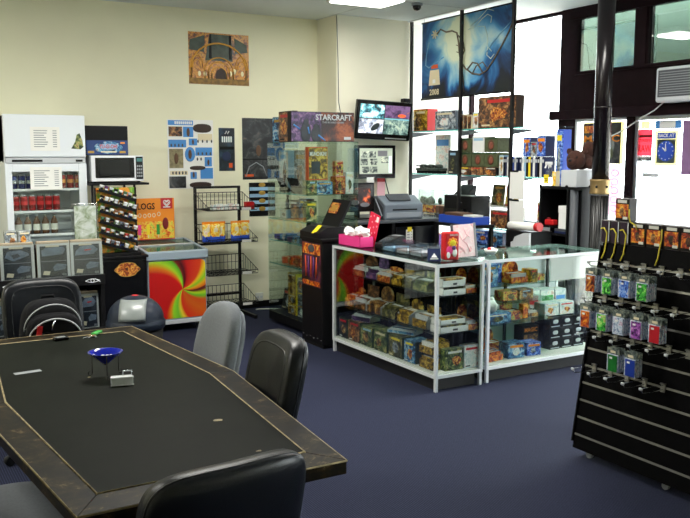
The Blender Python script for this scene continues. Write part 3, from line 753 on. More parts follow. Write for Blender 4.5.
for x,y in ((1.795,7.54),(1.795,7.93),(2.19,7.93),(2.19,7.60)):
    b = MB(); b.cyl((x,y,.757),(x,y,1.375),.011,'black_metal',n=8); b.build('post',t)
t = thing('microwave_oven','silver microwave oven with black door on the stand above the paint rack','microwave',(0,0,1.395))
b = MB(); b.lohi((1.80,7.58,.012),(2.275,7.93,.245),'grey_light',.008)
for x in (1.84,2.24):
    for y in (7.62,7.9): b.cyl((x,y,0),(x,y,.014),.014,'black',n=10)
b.build('casing',t)
b = MB(); b.lohi((1.802,7.565,.014),(2.272,7.58,.243),'alu_white',.004); b.build('front_frame',t)
b = MB(); b.lohi((1.835,7.558,.045),(2.185,7.567,.225),'black_gloss',.003); b.lohi((1.87,7.556,.07),(2.14,7.559,.205),'window_black'); b.build('door',t)
b = MB(); b.lohi((2.20,7.558,.03),(2.265,7.567,.235),'window_black',.002)
for r in range(4):
    for c in range(3): b.lohi((2.207+.018*c,7.556,.05+.03*r),(2.220+.018*c,7.559,.068+.03*r),'grey')
b.lohi((2.207,7.556,.19),(2.258,7.559,.22),'teal'); b.build('control_panel',t)
t = thing('game_box','black and blue game box with red lettering standing on the microwave','game box',(1.975,7.72,1.641),0)
b = MB(); b.lohi((-.19,-.05,0),(.19,.05,.265),'black',.004); b.build('box_body',t)
b = MB(); b.lohi((-.186,-.0515,.006),(.186,-.05,.135),'blue_band',0); b.ell((.01,-.0516,.07),(.13,.0012,.055),A['sea'],1,1,20,6); b.build('blue_band',t)
b = MB(); b.ell((.01,-.053,.078),(.085,.0012,.028),'blue_pale',1,.8,20,6); b.build('logo_ground',t)
text('lettering','YU-GI-OH!',.05,'red',(.01,-.055,.078),FY,t,.16)
b = MB(); b.lohi((-.06,-.0535,.026),(.08,-.052,.038),'cream').lohi((-.175,-.0535,.02),(-.12,-.052,.04),'gold').lohi((.11,-.0535,.02),(.165,-.052,.04),'gold').lohi((.12,-.0535,.105),(.16,-.052,.12),'orange'); b.build('small_print',t)

t = thing('paint_rack','black tilted-tier rack of model paints standing on the black cabinet','rack',(1.975,7.40,.757))
b = MB(); b.lohi((-.17,.05,.02),(.17,.062,.60),A['paints']); b.build('printed_back',t)
for sx in (-1,1):
    b = MB(); b.lohi((sx*.178-.004,.03,0),(sx*.178+.004,.075,.60),'black',.002); b.build('side_panel',t)
b = MB(); b.lohi((-.19,-.05,0),(.19,.08,.022),'black',.003); b.build('foot_board',t)
TILT = .30
tiers = []
paintcols = ['#1c2030','#f0f0ee','#707880','#b03028','#e0a030','#40684c','#3858a0','#8a5a3c','#c8c8c0','#582860','#d8d0b0','#303438']
for k in range(6):
    zc = .555-.093*k; ro = Matrix.Rotation(TILT,3,'Y')
    b = MB(); b.box((0,.005,zc-.027),(.345,.065,.008),'black',ro).box((0,-.030,zc-.018),(.345,.005,.026),'black',ro); b.build('tier',t)
    for i in range(8):
        u = -.1505+.043*i; q = ro @ Vector((u,0,0))
        c = random.choice(paintcols) if k not in (1,) else random.choice(['#f0f0ee','#d8d8d4','#b8bcc0','#e8e4d8'])
        mn = 'paint_'+c[1:]
        if mn not in M: mat(mn,c,.35)
        b = MB(); b.cyl((0,0,0),(0,0,.034),.0165,mn,n=10); b.cyl((0,0,.034),(0,0,.054),.0185,['white','black','grey_light',mn][(i*3+k)%4],n=10); b.lohi((-.012,-.0178,.006),(.012,-.0145,.03),'grey_light' if i%2 else 'black')
        o = b.build('paint_pot',None,(1.975+q.x,7.40-.005,.757+zc-.0225+q.z),(0,TILT,0))
        tag(o,'small paint pot, %s from the left on the %s tier down of the paint rack'%(ORD[i],ORD[k]),'paint pot','paint pots in the tilted rack')

# ------------------------------------------------------------------ ice cream freezer and sign
t = thing('ice_cream_freezer','grey chest freezer with red, green and yellow swirl front','freezer',(2.52,0,0))
b = MB(); b.lohi((-.285,7.42,.10),(.285,8.05,.70),'freezer_grey',.012); b.build('chest_body',t)
b = MB(); b.lohi((-.30,7.40,.68),(.30,7.44,.765),'freezer_grey',.012).lohi((-.30,8.03,.68),(.30,8.07,.82),'freezer_grey',.012)
for sx in (-1,1):
    x = sx*.285
    b.poly([(x-.015,7.44,.68),(x-.015,8.03,.68),(x-.015,8.03,.82),(x-.015,7.44,.765)],'freezer_grey',(.03,0,0))
b.build('top_rim',t)
b = MB(); b.poly([(-.268,7.44,.755),(.268,7.44,.755),(.268,8.03,.805),(-.268,8.03,.805)],'glass_shelf',(0,0,.005)); gl = b.build('glass_lid',t)
b = MB(); b.box((0,7.735,.789),(.55,.03,.014),'alu',(.085,0,0),.002); b.build('lid_bar',gl)
b = MB(); b.lohi((-.255,7.46,.58),(.255,8.01,.60),art('print_icecream',['#c8d0d4','#e8e0d0','#d89060','#90b0c8','#f0f0f0'],scale=14)); b.build('stock_tray',t)
b = MB(); rr=.05; pw,ph=.272,.272
pts=[]
for cx,cz,a0 in ((pw-rr,ph-rr,0),(-pw+.01,ph-.01,90),(-pw+rr,-ph+rr,180),(pw-rr,-ph+rr,270)):
    r_ = rr if cx != -pw+.01 else .01
    for k in range(6): pts.append((cx+r_*math.cos(R(a0+18*k)),0,cz+r_*math.sin(R(a0+18*k))))
b.poly([(x+(-.045),y,z+.0) for x,y,z in pts],'swirl_print',(0,-.004,0)); b.build('swirl_panel',t,(.045,7.42,.40))
b = MB(); b.lohi((-.286,7.415,.075),(.286,7.45,.115),'grey_light',.006); b.build('bottom_trim',t)
for sx,y in ((-1,7.5),(1,7.5),(-1,7.98),(1,7.98)):
    b = MB(); b.cyl((sx*.22-.012,y,.034),(sx*.22+.012,y,.034),.034,'grey_light',n=16).cyl((sx*.22-.013,y,.034),(sx*.22+.013,y,.034),.014,'grey_dark',n=10).box((sx*.22,y+.012,.078),(.04,.05,.045),'grey_light'); b.build('caster',t)
t = thing('ice_cream_sign','orange ice cream sign with red heart corner standing on the freezer','sign',(2.49,7.97,.81))
b = MB(); b.lohi((-.198,0,.01),(.198,.012,.415),'orange',.002); b.build('board',t)
b = MB(); b.lohi((-.19,-.002,.02),(.19,0,.19),A['candy']); b.lohi((-.198,-.003,.01),(.198,0,.018),'red'); b.build('picture_strip',t)
b = MB(); b.lohi((.062,-.003,.31),(.18,0,.415),'red'); rb = b.build('red_corner',t)
hp_ = lambda cx,cz,s: [(cx+s*.9*math.sin(a)**3, -.005, cz+s*(.8*math.cos(a)-.3*math.cos(2*a)-.12*math.cos(3*a)-.06*math.cos(4*a))) for a in [2*PI*k/28 for k in range(28)]]
b = MB(); b.tube(hp_(.121,.366,.036),.0045,'white',6,True); b.tube(hp_(.121,.366,.02),.004,'white',6,True); b.lohi((.085,-.0045,.322),(.157,-.003,.332),'white'); b.build('heart_emblem',rb)
text('lettering','LOGS',.085,'black',(-.085,-.002,.335),FY,t,.17)
b = MB()
for k,(dx,dz) in enumerate(((-.15,.25),(-.10,.245),(-.055,.25),(-.01,.25),(.04,.26))): b.tube([(dx+.014*math.cos(2*PI*j/10),-.002,dz+.018*math.sin(2*PI*j/10)) for j in range(10)],.004,'cream',5,True)
b.build('pale_letters',t)
for k,(dx,m_) in enumerate(((-.155,'pink'),(-.07,'yellow'),(.03,'green'))):
    b = MB(); b.lohi((dx-.016,-.006,.06),(dx+.016,-.002,.16),m_,.002).lohi((dx-.004,-.005,.03),(dx+.004,-.002,.06),'cream'); b.build('ice_lolly',t)
b = MB(); b.ell((.105,-.004,.165),(.030,.004,.06),'red_dark',1,1,18,8); b.build('ice_lolly',t)

# ------------------------------------------------------------------ wire basket stand
t = thing('basket_stand','black metal stand with four sloping wire baskets against the back wall','stand',(0,0,0))
xl,xr,yb = 2.925,3.40,8.02
for x in (xl,xr):
    b = MB(); b.lohi((x-.014,yb-.012,.03),(x+.014,yb+.012,1.33),'black_metal',.002); b.build('post',t)
    b = MB(); b.lohi((x-.016,7.62,.0),(x+.016,yb+.10,.034),'black_metal',.003); b.build('foot',t)
for z in (1.318,.74,.21):
    b = MB(); b.lohi((xl,yb-.01,z-.012),(xr,yb+.01,z+.012),'black_metal',.002); b.build('crossbar',t)
baskets = [1.105,.785,.465,.15]
for zi,z in enumerate(baskets):
    b = MB(); x0,x1,y0,y1 = xl-.015,xr+.03,7.63,8.00; hb,hf = .16,.035
    wr = .0028
    b.tube([(x0,y0,z+hf),(x1,y0,z+hf),(x1,y1,z+hb),(x0,y1,z+hb)],.0042,'wire',6,True)
    b.tube([(x0,y0,z),(x1,y0,z),(x1,y1,z),(x0,y1,z)],.0035,'wire',6,True)
    for k in range(13):
        x = x0+(x1-x0)*k/12; b.tube([(x,y0,z+hf),(x,y0,z),(x,y1,z),(x,y1,z+hb)],wr,'wire',4)
    for k in range(1,6):
        y = y0+(y1-y0)*k/6; h = hf+(hb-hf)*k/6; b.tube([(x0,y,z+h),(x0,y,z),(x1,y,z),(x1,y,z+h)],wr,'wire',4)
    b.tube([(x0,y1,z+hb*.5),(x1,y1,z+hb*.5)],wr,'wire',4)
    bk = b.build('wire_basket',t)
    b = MB(); b.box((x1-.12,y0-.007,z+.012),(.10,.003,.026),'offwhite',(0,0,0)); b.build('price_label',bk)
def chips(x,y,z,label,k):
    t = thing('chip_packet',label,'chip packet',(x,y,z),random.uniform(-.15,.15),'chip packets in the second basket'); t.scale = (1.08,1.0,1.4)
    def f(q): return (q.x*(1-.06*(1-abs(q.z)/.07)), q.y, q.z)
    b = MB(); b.ell((0,0,.072),(.052,.020,.062),A['chips'],.8,.35,24,10,f); b.build('bag_body',t)
    b = MB(); b.lohi((-.053,-.003,.126),(.053,.003,.146),'orange',.001); b.build('top_seal',t)
    b = MB(); b.ell((0,0,.030),(.0525,.0195,.028),'blue',.8,.35,24,8); b.build('blue_base',t)
    b = MB(); b.ell((0,-.018,.09),(.022,.005,.018),'cream',1,1,16,8); b.build('badge',t)
for k,(x,y) in enumerate(((2.905+.03,7.72),(2.985+.02,7.69),(3.065,7.72),(3.225,7.69),(3.325,7.72))): chips(x,y,baskets[1]+.004,'orange and blue chip packet in the second basket, %s from the left'%ORD[k],k)
for k in range(5):
    x = 3.0+.058*k; o = carton('sweet_box','small white sweet box in the top basket, %s from the left'%ORD[k],'sweet box',x,7.70,baskets[0]+.004,.05,.05,.05+.008*(k%2),A['pale'],'white',random.uniform(-.2,.2),'white sweet boxes in the top basket')
carton('sweet_box','red sweet box at the right end of the top basket','sweet box',3.37,7.69,baskets[0]+.004,.085,.06,.07,'red','red_dark',.1,None,'pale' if False else None)
# ------------------------------------------------------------------ posters on the back wall
YW = 8.2
def panel(name,label,cat,x0,x1,z0,z1,m,group=None,y=YW):
    o = MB().lohi((x0,y-.003,z0),(x1,y,z1),m).build(name); return tag(o,label,cat,group)
p = panel('poster','poster of glowing golden arches under a dark vault, high on the back wall','poster',2.955,3.612,2.36,2.876,art('print_arches',['#4a2814','#a8641c','#e09c2c','#7a4820','#f4cc60'],scale=16))
def wp(pts,m,y=YW-.0045,pp=None,b=None):
    b.poly([(x,y,z) for x,z in pts],m,(0,-.0006,0))
b = MB(); cx = 3.28
wp([(3.13,2.60),(3.18,2.865),(3.42,2.862),(3.43,2.60)],'vault_green',b=b)
wp([(2.96,2.70),(2.97,2.80),(3.13,2.85),(3.12,2.68)],'vault_green',b=b); wp([(3.46,2.68),(3.45,2.84),(3.58,2.78),(3.60,2.70)],'vault_green',b=b)
wp([(3.17,2.62),(3.18,2.865),(3.20,2.865),(3.20,2.62)],'black',YW-.0055,b=b); wp([(3.39,2.62),(3.39,2.862),(3.415,2.862),(3.42,2.62)],'black',YW-.0055,b=b)
wp([(2.958,2.362),(3.61,2.362),(3.61,2.42),(2.958,2.42)],'ochre',b=b)
wp([(3.24,2.42),(3.25,2.50),(3.30,2.53),(3.35,2.50),(3.36,2.42)],'brown_dark',YW-.0055,b=b)
for r,zc,m_ in ((.30,2.52,'arch_gold'),(.155,2.50,'arch_gold'),(.115,2.49,'arch_gold'),(.08,2.47,'arch_gold')):
    b.tube([(cx+r*1.0*math.cos(PI*k/16),YW-.005,zc+r*.85*math.sin(PI*k/16)) for k in range(17)],.006 if r < .2 else .009,m_,5)
    for s in (-1,1): b.tube([(cx+s*r,YW-.005,2.42),(cx+s*r,YW-.005,zc)],.007,'ochre',5)
for x0 in (3.04,3.53):
    for r in (.07,.045): b.tube([(x0+r*math.cos(PI*k/12),YW-.005,2.52+r*1.9*math.sin(PI*k/12)) for k in range(13)],.006,'arch_gold',5)
for x,z in ((3.065,2.465),(3.125,2.465),(3.405,2.475),(3.45,2.50),(3.535,2.48)):
    b.ell((x,YW-.006,z),(.016,.0015,.028),'arch_light',1,1,12,6)
b.build('printed_arches',p)
p = panel('poster','white poster with many small blue and brown pictures of model soldiers','poster',2.712,3.20,1.303,1.998,'paper')
b = MB(); X0,Z1,WW,HH = 2.712,1.998,.488,.695
def cell(u0,v0,u1,v1,m): b.lohi((X0+u0*WW,YW-.0045,Z1-v1*HH),(X0+u1*WW,YW-.003,Z1-v0*HH),m)
for c in [(.02,.01,.56,.08,'blue_sky'),(.03,.10,.32,.24,A['brown_art']),(.34,.10,.56,.25,'blue_sky'),(.66,.20,.98,.30,'cream'),(.02,.29,.40,.40,'blue_sky'),(.46,.27,.64,.37,'blue_sky'),
          (.03,.42,.33,.70,'khaki'),(.60,.40,.97,.52,'blue_sky'),(.80,.54,.96,.68,'blue_sky'),(.04,.74,.42,.80,'cream'),(.02,.82,.38,.99,A['darkposter']),(.48,.76,.62,.86,'blue_sky'),(.70,.70,.98,.86,'blue_sky')]: cell(*c)
b.ell((X0+.48*WW,YW-.004,Z1-.50*HH),(.055,.0012,.075),'blue_sky',1,1,20,6)
for u,v,rx,rz_ in ((.76,.12,.10,.045),(.64,.70,.085,.022),(.70,.95,.12,.03)): b.ell((X0+u*WW,YW-.005,Z1-v*HH),(rx,.0012,rz_),'brown_dark',1,.8,16,6)
for u,v in [(.08+.08*i,.37) for i in range(4)]+[(.66+.09*i,.49) for i in range(4)]+[(.66+.1*i,.31) for i in range(4)]+[(.64+.08*i,.57) for i in range(2)]+[(.1+.07*i,.77) for i in range(5)]: b.ell((X0+u*WW,YW-.0055,Z1-v*HH),(.010,.001,.018),'grey_dark',1,1,8,5)
for u,v,s in ((.45,.18,.032),(.48,.50,.035),(.55,.32,.02),(.55,.80,.022),(.88,.62,.022),(.18,.56,.04)): b.ell((X0+u*WW,YW-.0055,Z1-v*HH),(s*.55,.001,s*1.4),'brown',1,1,10,6)
for k in range(9): b.lohi((X0+(.16+.043*k)*WW,YW-.0055,Z1-.065*HH),(X0+(.19+.043*k)*WW,YW-.0045,Z1-.025*HH),'white')
b.build('small_pictures',p)
p = panel('poster','small dark blue portrait poster right of the soldiers poster','poster',3.262,3.438,1.478,1.922,art('print_smalldark',['#0c1018','#141c28','#1c2c3c','#2c4458','#182028'],scale=9))
b = MB(); b.lohi((3.29,YW-.0045,1.78),(3.41,YW-.003,1.83),'teal')
for k in range(5): b.lohi((3.295+.024*k,YW-.006,1.775),(3.308+.024*k,YW-.004,1.835),'white')
b.ell((3.345,YW-.004,1.63),(.05,.0012,.05),'navy',1,1,16,6); b.lohi((3.27,YW-.0045,1.70),(3.43,YW-.003,1.73),'black'); b.lohi((3.37,YW-.0045,1.51),(3.41,YW-.003,1.56),'orange_deep')
b.tube([(3.33,YW-.005,1.86),(3.345,YW-.005,1.89),(3.36,YW-.005,1.86),(3.375,YW-.005,1.89)],.005,'white',5); b.build('printed_marks',p)
p = panel('poster','large black portrait poster beside the glass display tower','poster',3.525,4.02,1.385,2.03,A['darkposter'])
b = MB(); b.lohi((3.53,YW-.0045,1.59),(4.0,YW-.003,1.605),'black'); b.lohi((3.55,YW-.0045,1.415),(3.65,YW-.003,1.44),'orange_deep')
b.tube([(3.56,YW-.005,1.42),(3.60,YW-.005,1.52),(3.68,YW-.005,1.565),(3.76,YW-.005,1.52),(3.80,YW-.005,1.42)],.006,'grey',5); b.ell((3.71,YW-.004,1.69),(.03,.001,.06),'brown',1,1,12,6); b.build('printed_marks',p)
p = panel('poster','black poster with four pale blue strips and gold emblems, low beside the tower','poster',3.595,3.90,.99,1.35,'black')
b = MB()
for k in range(4): z = 1.29-.072*k; b.lohi((3.60,YW-.0045,z-.024),(3.895,YW-.003,z+.012),'blue_pale')
for k in range(4): z = 1.325-.085*k; b.ell((3.745,YW-.005,z),(.04,.0015,.024),'gold',1,1,14,6)
b.build('printed_strips',p)
b = MB(); b.lohi((3.645,8.176,.07),(3.735,8.188,.16),'offwhite',.004); b.cyl((3.67,8.17,.115),(3.67,8.178,.115),.014,'grey_light',n=10); b.cyl((3.71,8.17,.115),(3.71,8.178,.115),.014,'grey_light',n=10); o = b.build('power_socket'); tag(o,'white power socket low on the wall beside the display tower','socket')
b = MB(); b.tube([(3.58,8.02,.012),(3.62,8.04,.008),(3.69,8.02,.008),(3.78,7.98,.008),(3.84,7.9,.008)],.007,'offwhite',6); o = b.build('power_cable'); tag(o,'pale power cable lying on the carpet below the wall socket','cable')
b = MB(); b.tube([(4.428,7.772,3.09),(4.445,7.772,2.6),(4.452,7.772,2.2),(4.50,7.772,1.95)],.004,'grey_dark',5); o = b.build('wall_cable'); tag(o,'thin grey cable running down the pier corner to the television','cable')

# ------------------------------------------------------------------ generic shop stock
def display(label,x,y,z,w,d,h,a,rz=0,hh=.06,side=None,group=None,arch=True,cat='display box'):
    """open-fronted counter display box of packets with a header card; front on local -Y"""
    t = thing('display_box',label,cat,(x,y,z),rz,group); side = side or a
    b = MB(); th = .004
    b.lohi((-w/2,-d/2,0),(w/2,d/2,th),'white').lohi((-w/2,-d/2,0),(w/2,-d/2+th,h*.62),a).lohi((-w/2,d/2-th,0),(w/2,d/2,h),a)
    for s in (-1,1):
        xx = s*(w/2-th/2); b.poly([(xx-th/2,-d/2,0),(xx-th/2,d/2,0),(xx-th/2,d/2,h),(xx-th/2,0,h),(xx-th/2,-d/2,h*.62)],side,(th,0,0))
    b.build('tray',t)
    b = MB(); n = 12
    if arch: pts = [(-w*.47,0,0)]+[(-w*.47*math.cos(PI*k/n),0,hh*.35+hh*.65*math.sin(PI*k/n)) for k in range(n+1)]+[(w*.47,0,0)]
    else: pts = [(-w*.47,0,0),(-w*.47,0,hh),(w*.47,0,hh),(w*.47,0,0)]
    b.poly([(px,d/2-.008,h*.98+pz) for px,_,pz in pts],a,(0,.004,0)); b.build('header_card',t)
    b = MB(); k = 6
    for i in range(k):
        yy = -d/2+.012+(d-.03)*i/k; b.box((random.uniform(-.004,.004),yy+.006,h*.5),(w*.88,.006,h*.86),random.choice((a,a,'white','grey_light')),(random.uniform(-.12,.12),0,0))
    o = b.build('packets',t); o['kind'] = 'stuff'
    return t
def white_tray(label,x,y,z,w,d,h,a,rz=0,group=None):
    t = thing('display_box',label,'display box',(x,y,z),rz,group)
    b = MB(); th=.004
    b.lohi((-w/2,-d/2,0),(w/2,d/2,th),'white').lohi((-w/2,-d/2,0),(w/2,-d/2+th,h*.8),'white').lohi((-w/2,d/2-th,0),(w/2,d/2,h),'white')
    for s in (-1,1): b.box((s*(w/2-th/2),0,h/2),(th,d,h),'white')
    b.lohi((-w*.05,-d/2-.001,h*.25),(w*.12,-d/2,h*.5),'grey_dark'); b.build('tray',t)
    b = MB()
    for i in range(7):
        yy = -d/2+.012+(d-.03)*i/7; b.box((0,yy+.008,h*.52),(w*.9,.007,h*.92),a,(random.uniform(-.15,.15),0,0))
    o = b.build('packets',t); o['kind'] = 'stuff'; return t

# ------------------------------------------------------------------ glass display tower
t = thing('display_tower','tall frameless glass display tower with black base near the back wall','display case',(0,0,0))
TX0,TX1,TY0,TY1 = 3.45,4.00,6.62,7.42
MB().lohi((TX0,TY0,.035),(TX1,TY1,.12),'black',.004).build('base',t)
for x in (TX0+.07,TX1-.07):
    for y in (TY0+.08,TY1-.08):
        b = MB(); b.cyl((x-.01,y,.02),(x+.01,y,.02),.02,'black',n=12); b.lohi((x-.014,y-.014,.028),(x+.014,y+.014,.036),'grey_dark'); b.build('caster',t)
for nm,lo,hi in (('glass_side',(TX0,TY0,.12),(TX0+.005,TY1,1.755)),('glass_side',(TX1-.005,TY0,.12),(TX1,TY1,1.755)),('glass_front',(TX0+.006,TY0,.12),(TX1-.006,TY0+.005,1.755)),('glass_back',(TX0+.006,TY1-.005,.12),(TX1-.006,TY1,1.755))):
    MB().lohi(lo,hi,'glass_green').build(nm,t)
MB().lohi((TX0,TY0,1.755),(TX1,TY1,1.763),'glass_shelf').build('glass_top',t)
shz = [.595,.82,1.03,1.28]
for z in shz:
    b = MB(); b.lohi((TX0+.008,TY0+.008,z),(TX1-.008,TY1-.008,z+.006),'glass_shelf'); b.lohi((TX0+.008,TY0+.008,z-.001),(TX0+.012,TY1-.008,z+.007),'shelf_edge'); b.build('glass_shelf',t)
NX = -PI/2
g = 'boxes on top of the display tower'
carton('game_box','teal and orange game box on the tower top, furthest left','game box',3.60,7.36,1.763,.26,.06,.245,A['sea'],'teal',NX+.25,g)
carton('game_box','brown game box on the tower top behind the wide dark red box','game box',3.51,7.08,1.763,.30,.05,.285,A['brown_art'],'brown_dark',NX,g)
t = thing('game_box','wide dark red and purple game box with large white lettering on the tower top','game box',(3.655,6.70,1.763),-.06,g)
b = MB(); b.lohi((-.315,-.04,0),(.315,.04,.265),'black',.004); b.build('box_body',t)
b = MB(); b.lohi((-.31,-.0415,.004),(-.02,-.04,.261),A['mauve']); b.lohi((-.02,-.0415,.004),(.31,-.04,.261),art('print_redsky',['#1c1014','#3a1a18','#7a3a20','#a85a30','#402430'],scale=7)); b.build('cover',t)
text('lettering','STARCRAFT',.07,'grey_light',(.105,-.043,.215),FY,t,.36); text('lettering','THE BOARD GAME',.022,'grey',(.10,-.043,.172),FY,t,.22)
for cx_,h_ in ((-.17,.17),(-.07,.13)):
    b = MB(); b.ell((cx_,-.0425,h_*.5),(.05,.002,h_*.5),'slate',1,.8,16,8); b.ell((cx_,-.043,h_),(.028,.002,.030),'slate',1,1,12,6); b.build('printed_figure',t)
b = MB()
for pts in (((-.29,.15),(-.23,.11)),((-.05,.06),(.02,.01)),((-.15,.13),(-.14,.07))): b.tube([(x,-.044,z) for x,z in pts],.007,'blue_sky',5)
b.lohi((.21,-.043,.02),(.28,-.042,.045),'grey_light'); b.build('printed_marks',t)
g = 'boxes inside the display tower'
def tb(label,x,y,z,w,d,h,a,side='grey_dark',rz=NX,**k): return carton('game_box',label,'game box',x,y,z,w,d,h,a,side,rz,g,**k)
z4 = 1.287
tb('pale bluish upright box at the left end of the top tower shelf',3.60,7.30,z4,.20,.07,.40,A['pale'],'blue_pale')
tb('grey box standing on the top tower shelf left of the orange box',3.64,7.02,z4,.28,.06,.40,A['grey_art'],'grey')
tb('blue box under the orange box on the top tower shelf',3.66,6.70,z4,.17,.10,.115,A['sea'],'blue_pale',0)
tb('dark green box at the tower corner below the orange box',3.535,6.70,z4,.10,.10,.13,A['forest'],'green_dark',0)
t = thing('game_box','tall orange game box with white title inside the tower','game box',(3.605,6.705,z4+.131),0,g)
b = MB(); b.lohi((-.10,-.035,0),(.10,.035,.298),'orange_deep',.003); b.build('box_body',t)
b = MB(); b.lohi((-.095,-.0365,.01),(.095,-.035,.29),A['yellow_art']); b.lohi((-.07,-.0375,.06),(.02,-.036,.17),'slate'); b.build('cover',t)
text('lettering','MUNCHKIN!',.05,'white',(0,-.039,.235),FY,t,.17)
tb('red and white cube box at the right end of the top tower shelf',3.84,6.72,z4+.001,.10,.10,.16,A['redgold'],'red',0)
tb('small white card box at the right end of the top tower shelf',3.94,6.70,z4,.08,.05,.20,A['pale'],'white',0)
tb('pale pink box stacked on the red and white cube in the tower',3.84,6.72,z4+.163,.08,.06,.14,A['mixed'],'pink_pale',0)
for i,y in enumerate((7.16,6.93,6.84)):
    t = thing('model_vehicle','black winged model on the top tower shelf, %s from the left'%ORD[i],'model',(3.50,y-.02,z4),.5,'black models in the tower')
    b = MB(); b.ell((0,0,.030),(.03,.055,.028),'black',.7,.7,14,8); b.build('hull',t)
    b = MB(); b.poly([(-.005,-.03,.05),(-.005,.05,.05),(-.005,.10,.15),(-.005,.03,.14)],'black',(.01,0,0)); b.build('wing',t)
z3 = 1.037
tb('blue and brown box on the third tower shelf, left one',3.62,7.10,z3,.17,.08,.18,A['brown_art'],'navy')
tb('brown and blue box on the third tower shelf, right one',3.62,6.92,z3,.15,.08,.20,A['sea'],'brown')
tb('green upright box on the third tower shelf at the corner','x' and 3.54,6.71,z3,.11,.06,.19,A['forest'],'green_dark',0)
tb('pale blue low box at the left end of the third tower shelf',3.60,7.29,z3,.14,.1,.08,A['pale'],'blue_pale')
t = thing('figurine','small black figurine standing on the pale blue box in the tower','figurine',(3.60,7.29,z3+.083))
b = MB(); b.cyl((0,0,0),(0,0,.01),.03,'black',n=14); b.build('base',t); b = MB(); b.ell((0,0,.06),(.022,.016,.055),'black',1,1,12,8); b.ell((0,0,.125),(.014,.014,.018),'black',1,1,10,6); b.build('figure_body',t)
z2 = .827
for i in range(5): tb('low teal and blue box on the second tower shelf, %s from the left'%ORD[i],3.56,7.32-.135*i,z2,.12,.12,.05+.012*(i%2),A['sea'] if i%2 else A['mauve'],'teal')
z1 = .602
for i in range(4):
    y = 7.26-.15*i; o = carton('card_pack','small orange card pack on the lowest glass tower shelf, %s from the left'%ORD[i],'card pack',3.56,y,z1,.11,.07,.06+.02*(i%3),A['fire'],'orange_deep',NX+.3*(i-1.5),'orange packs in the tower')
tb('dark box leaning at the left on the tower base',3.60,7.32,.122,.20,.03,.20,A['darkposter'],'black',NX,tilt=-.2)
for k in range(4): tb('yellow and green box on the tower base, %s up in its stack'%ORD[k],3.60,7.07,.122+.1*k,.17,.14,.098,A['yellow_art'],'yellow')
for k in range(3): tb('blue grey box on the tower base right of the yellow stack, %s up'%ORD[k],3.60,6.88,.122+.125*k,.14,.14,.123,A['grey_art'],'blue_grey')

# ------------------------------------------------------------------ black pedestal with printed front
t = thing('black_pedestal','black pedestal with fiery fantasy picture between the tower and glass counter','pedestal',(0,0,0))
b = MB(); b.lohi((3.33,6.09,.03),(3.64,6.47,.92),'black',.004).lohi((3.345,6.11,0),(3.62,6.45,.03),'plinth'); b.build('body',t)
b = MB(); b.lohi((3.315,6.075,.92),(3.65,6.48,.945),'black',.004); b.build('top_board',t)
b = MB(); b.lohi((3.3275,6.12,.52),(3.33,6.455,.90),art('print_pedestal',['#140a0c','#2c1020','#54204a','#7a3a1c','#c86a1c'],scale=7)); b.lohi((3.3262,6.13,.80),(3.3277,6.445,.89),A['fire']); b.lohi((3.3262,6.13,.53),(3.3277,6.445,.57),A['fire']); b.ell((3.3265,6.285,.85),(.0015,.06,.035),'grey_dark',1,1,16,8)
for k in range(5): b.tube([(3.326,6.19+.05*k,.78),(3.326,6.20+.045*k,.60)],.006,'purple' if k%2 else 'orange_deep',5)
b.build('printed_picture',t)
b = MB()
for k in range(6): b.ell((3.329,6.12+.065*k,.07+.01*(k%2)),(.003,.007,.007),'chrome',1,1,8,6)
b.build('studs',t)
t = thing('tilt_case','black open case with lid raised and gold picture inside, on the pedestal','case',(3.46,6.30,.945))
b = MB(); b.poly([(-.145,-.17,0),(.12,-.17,0),(.12,-.17,.09),(-.06,-.17,.09),(-.145,-.17,.045)],'black',(0,.34,0)); b.build('case_base',t)
b = MB(); b.box((.125,.0,.195),(.026,.30,.26),'black',(0,.50,0),.004); ld = b.build('lid',t)
b = MB(); b.box((.127,.04,.24),(.004,.15,.10),A['redgold'],(0,.50,0)); b.box((.125,.04,.24),(.003,.10,.06),'gold',(0,.50,0)); b.build('gold_picture',ld)
b = MB(); b.box((-.109,-.07,.072),(.003,.05,.10),'yellow',(0,.9,.2)); b.box((-.112,-.07,.069),(.003,.035,.05),'white',(0,.9,.2)); b.build('yellow_tag',t)

# ------------------------------------------------------------------ staff desk, screens, printer
t = thing('staff_desk','black staff desk against the pier carrying printer and computer screen','desk',(0,0,0))
b = MB(); b.lohi((4.02,6.85,.975),(5.16,7.76,1.0),'grey_dark',.004); b.build('desk_top',t)
for x in (4.04,4.56,5.10): b = MB(); b.lohi((x,6.90,0),(x+.04,7.74,.975),'black'); b.build('side_panel',t)
b = MB(); b.lohi((4.08,7.70,0),(5.10,7.73,.975),'black'); b.build('back_panel',t)
b = MB(); b.lohi((4.08,6.92,.55),(5.10,7.70,.575),'black'); b.build('shelf',t)
b = MB(); b.lohi((4.60,6.885,.58),(5.10,6.90,.93),'black_gloss',.003); b.build('cabinet_door',t)
sheet('paper_tag','white paper tag with yellow top taped to the desk front','tag',(4.72,6.880,.76),(4.80,6.883,.90),'paper',None,4)
o = MB().lohi((4.735,6.878,.88),(4.785,6.8795,.925),'yellow').build('sticky_note'); tag(o,'yellow sticky note above the white paper tag on the desk front','note')
t = thing('computer_monitor','black computer monitor with orange desktop picture on the staff desk','monitor',(4.345,7.20,1.0),.06)
b = MB(); b.lohi((-.19,-.02,.075),(.19,.03,.365),'black',.008); b.build('screen_housing',t)
b = MB(); b.lohi((-.172,-.023,.095),(.172,-.019,.348),'screen_dark'); s = b.build('screen',t)
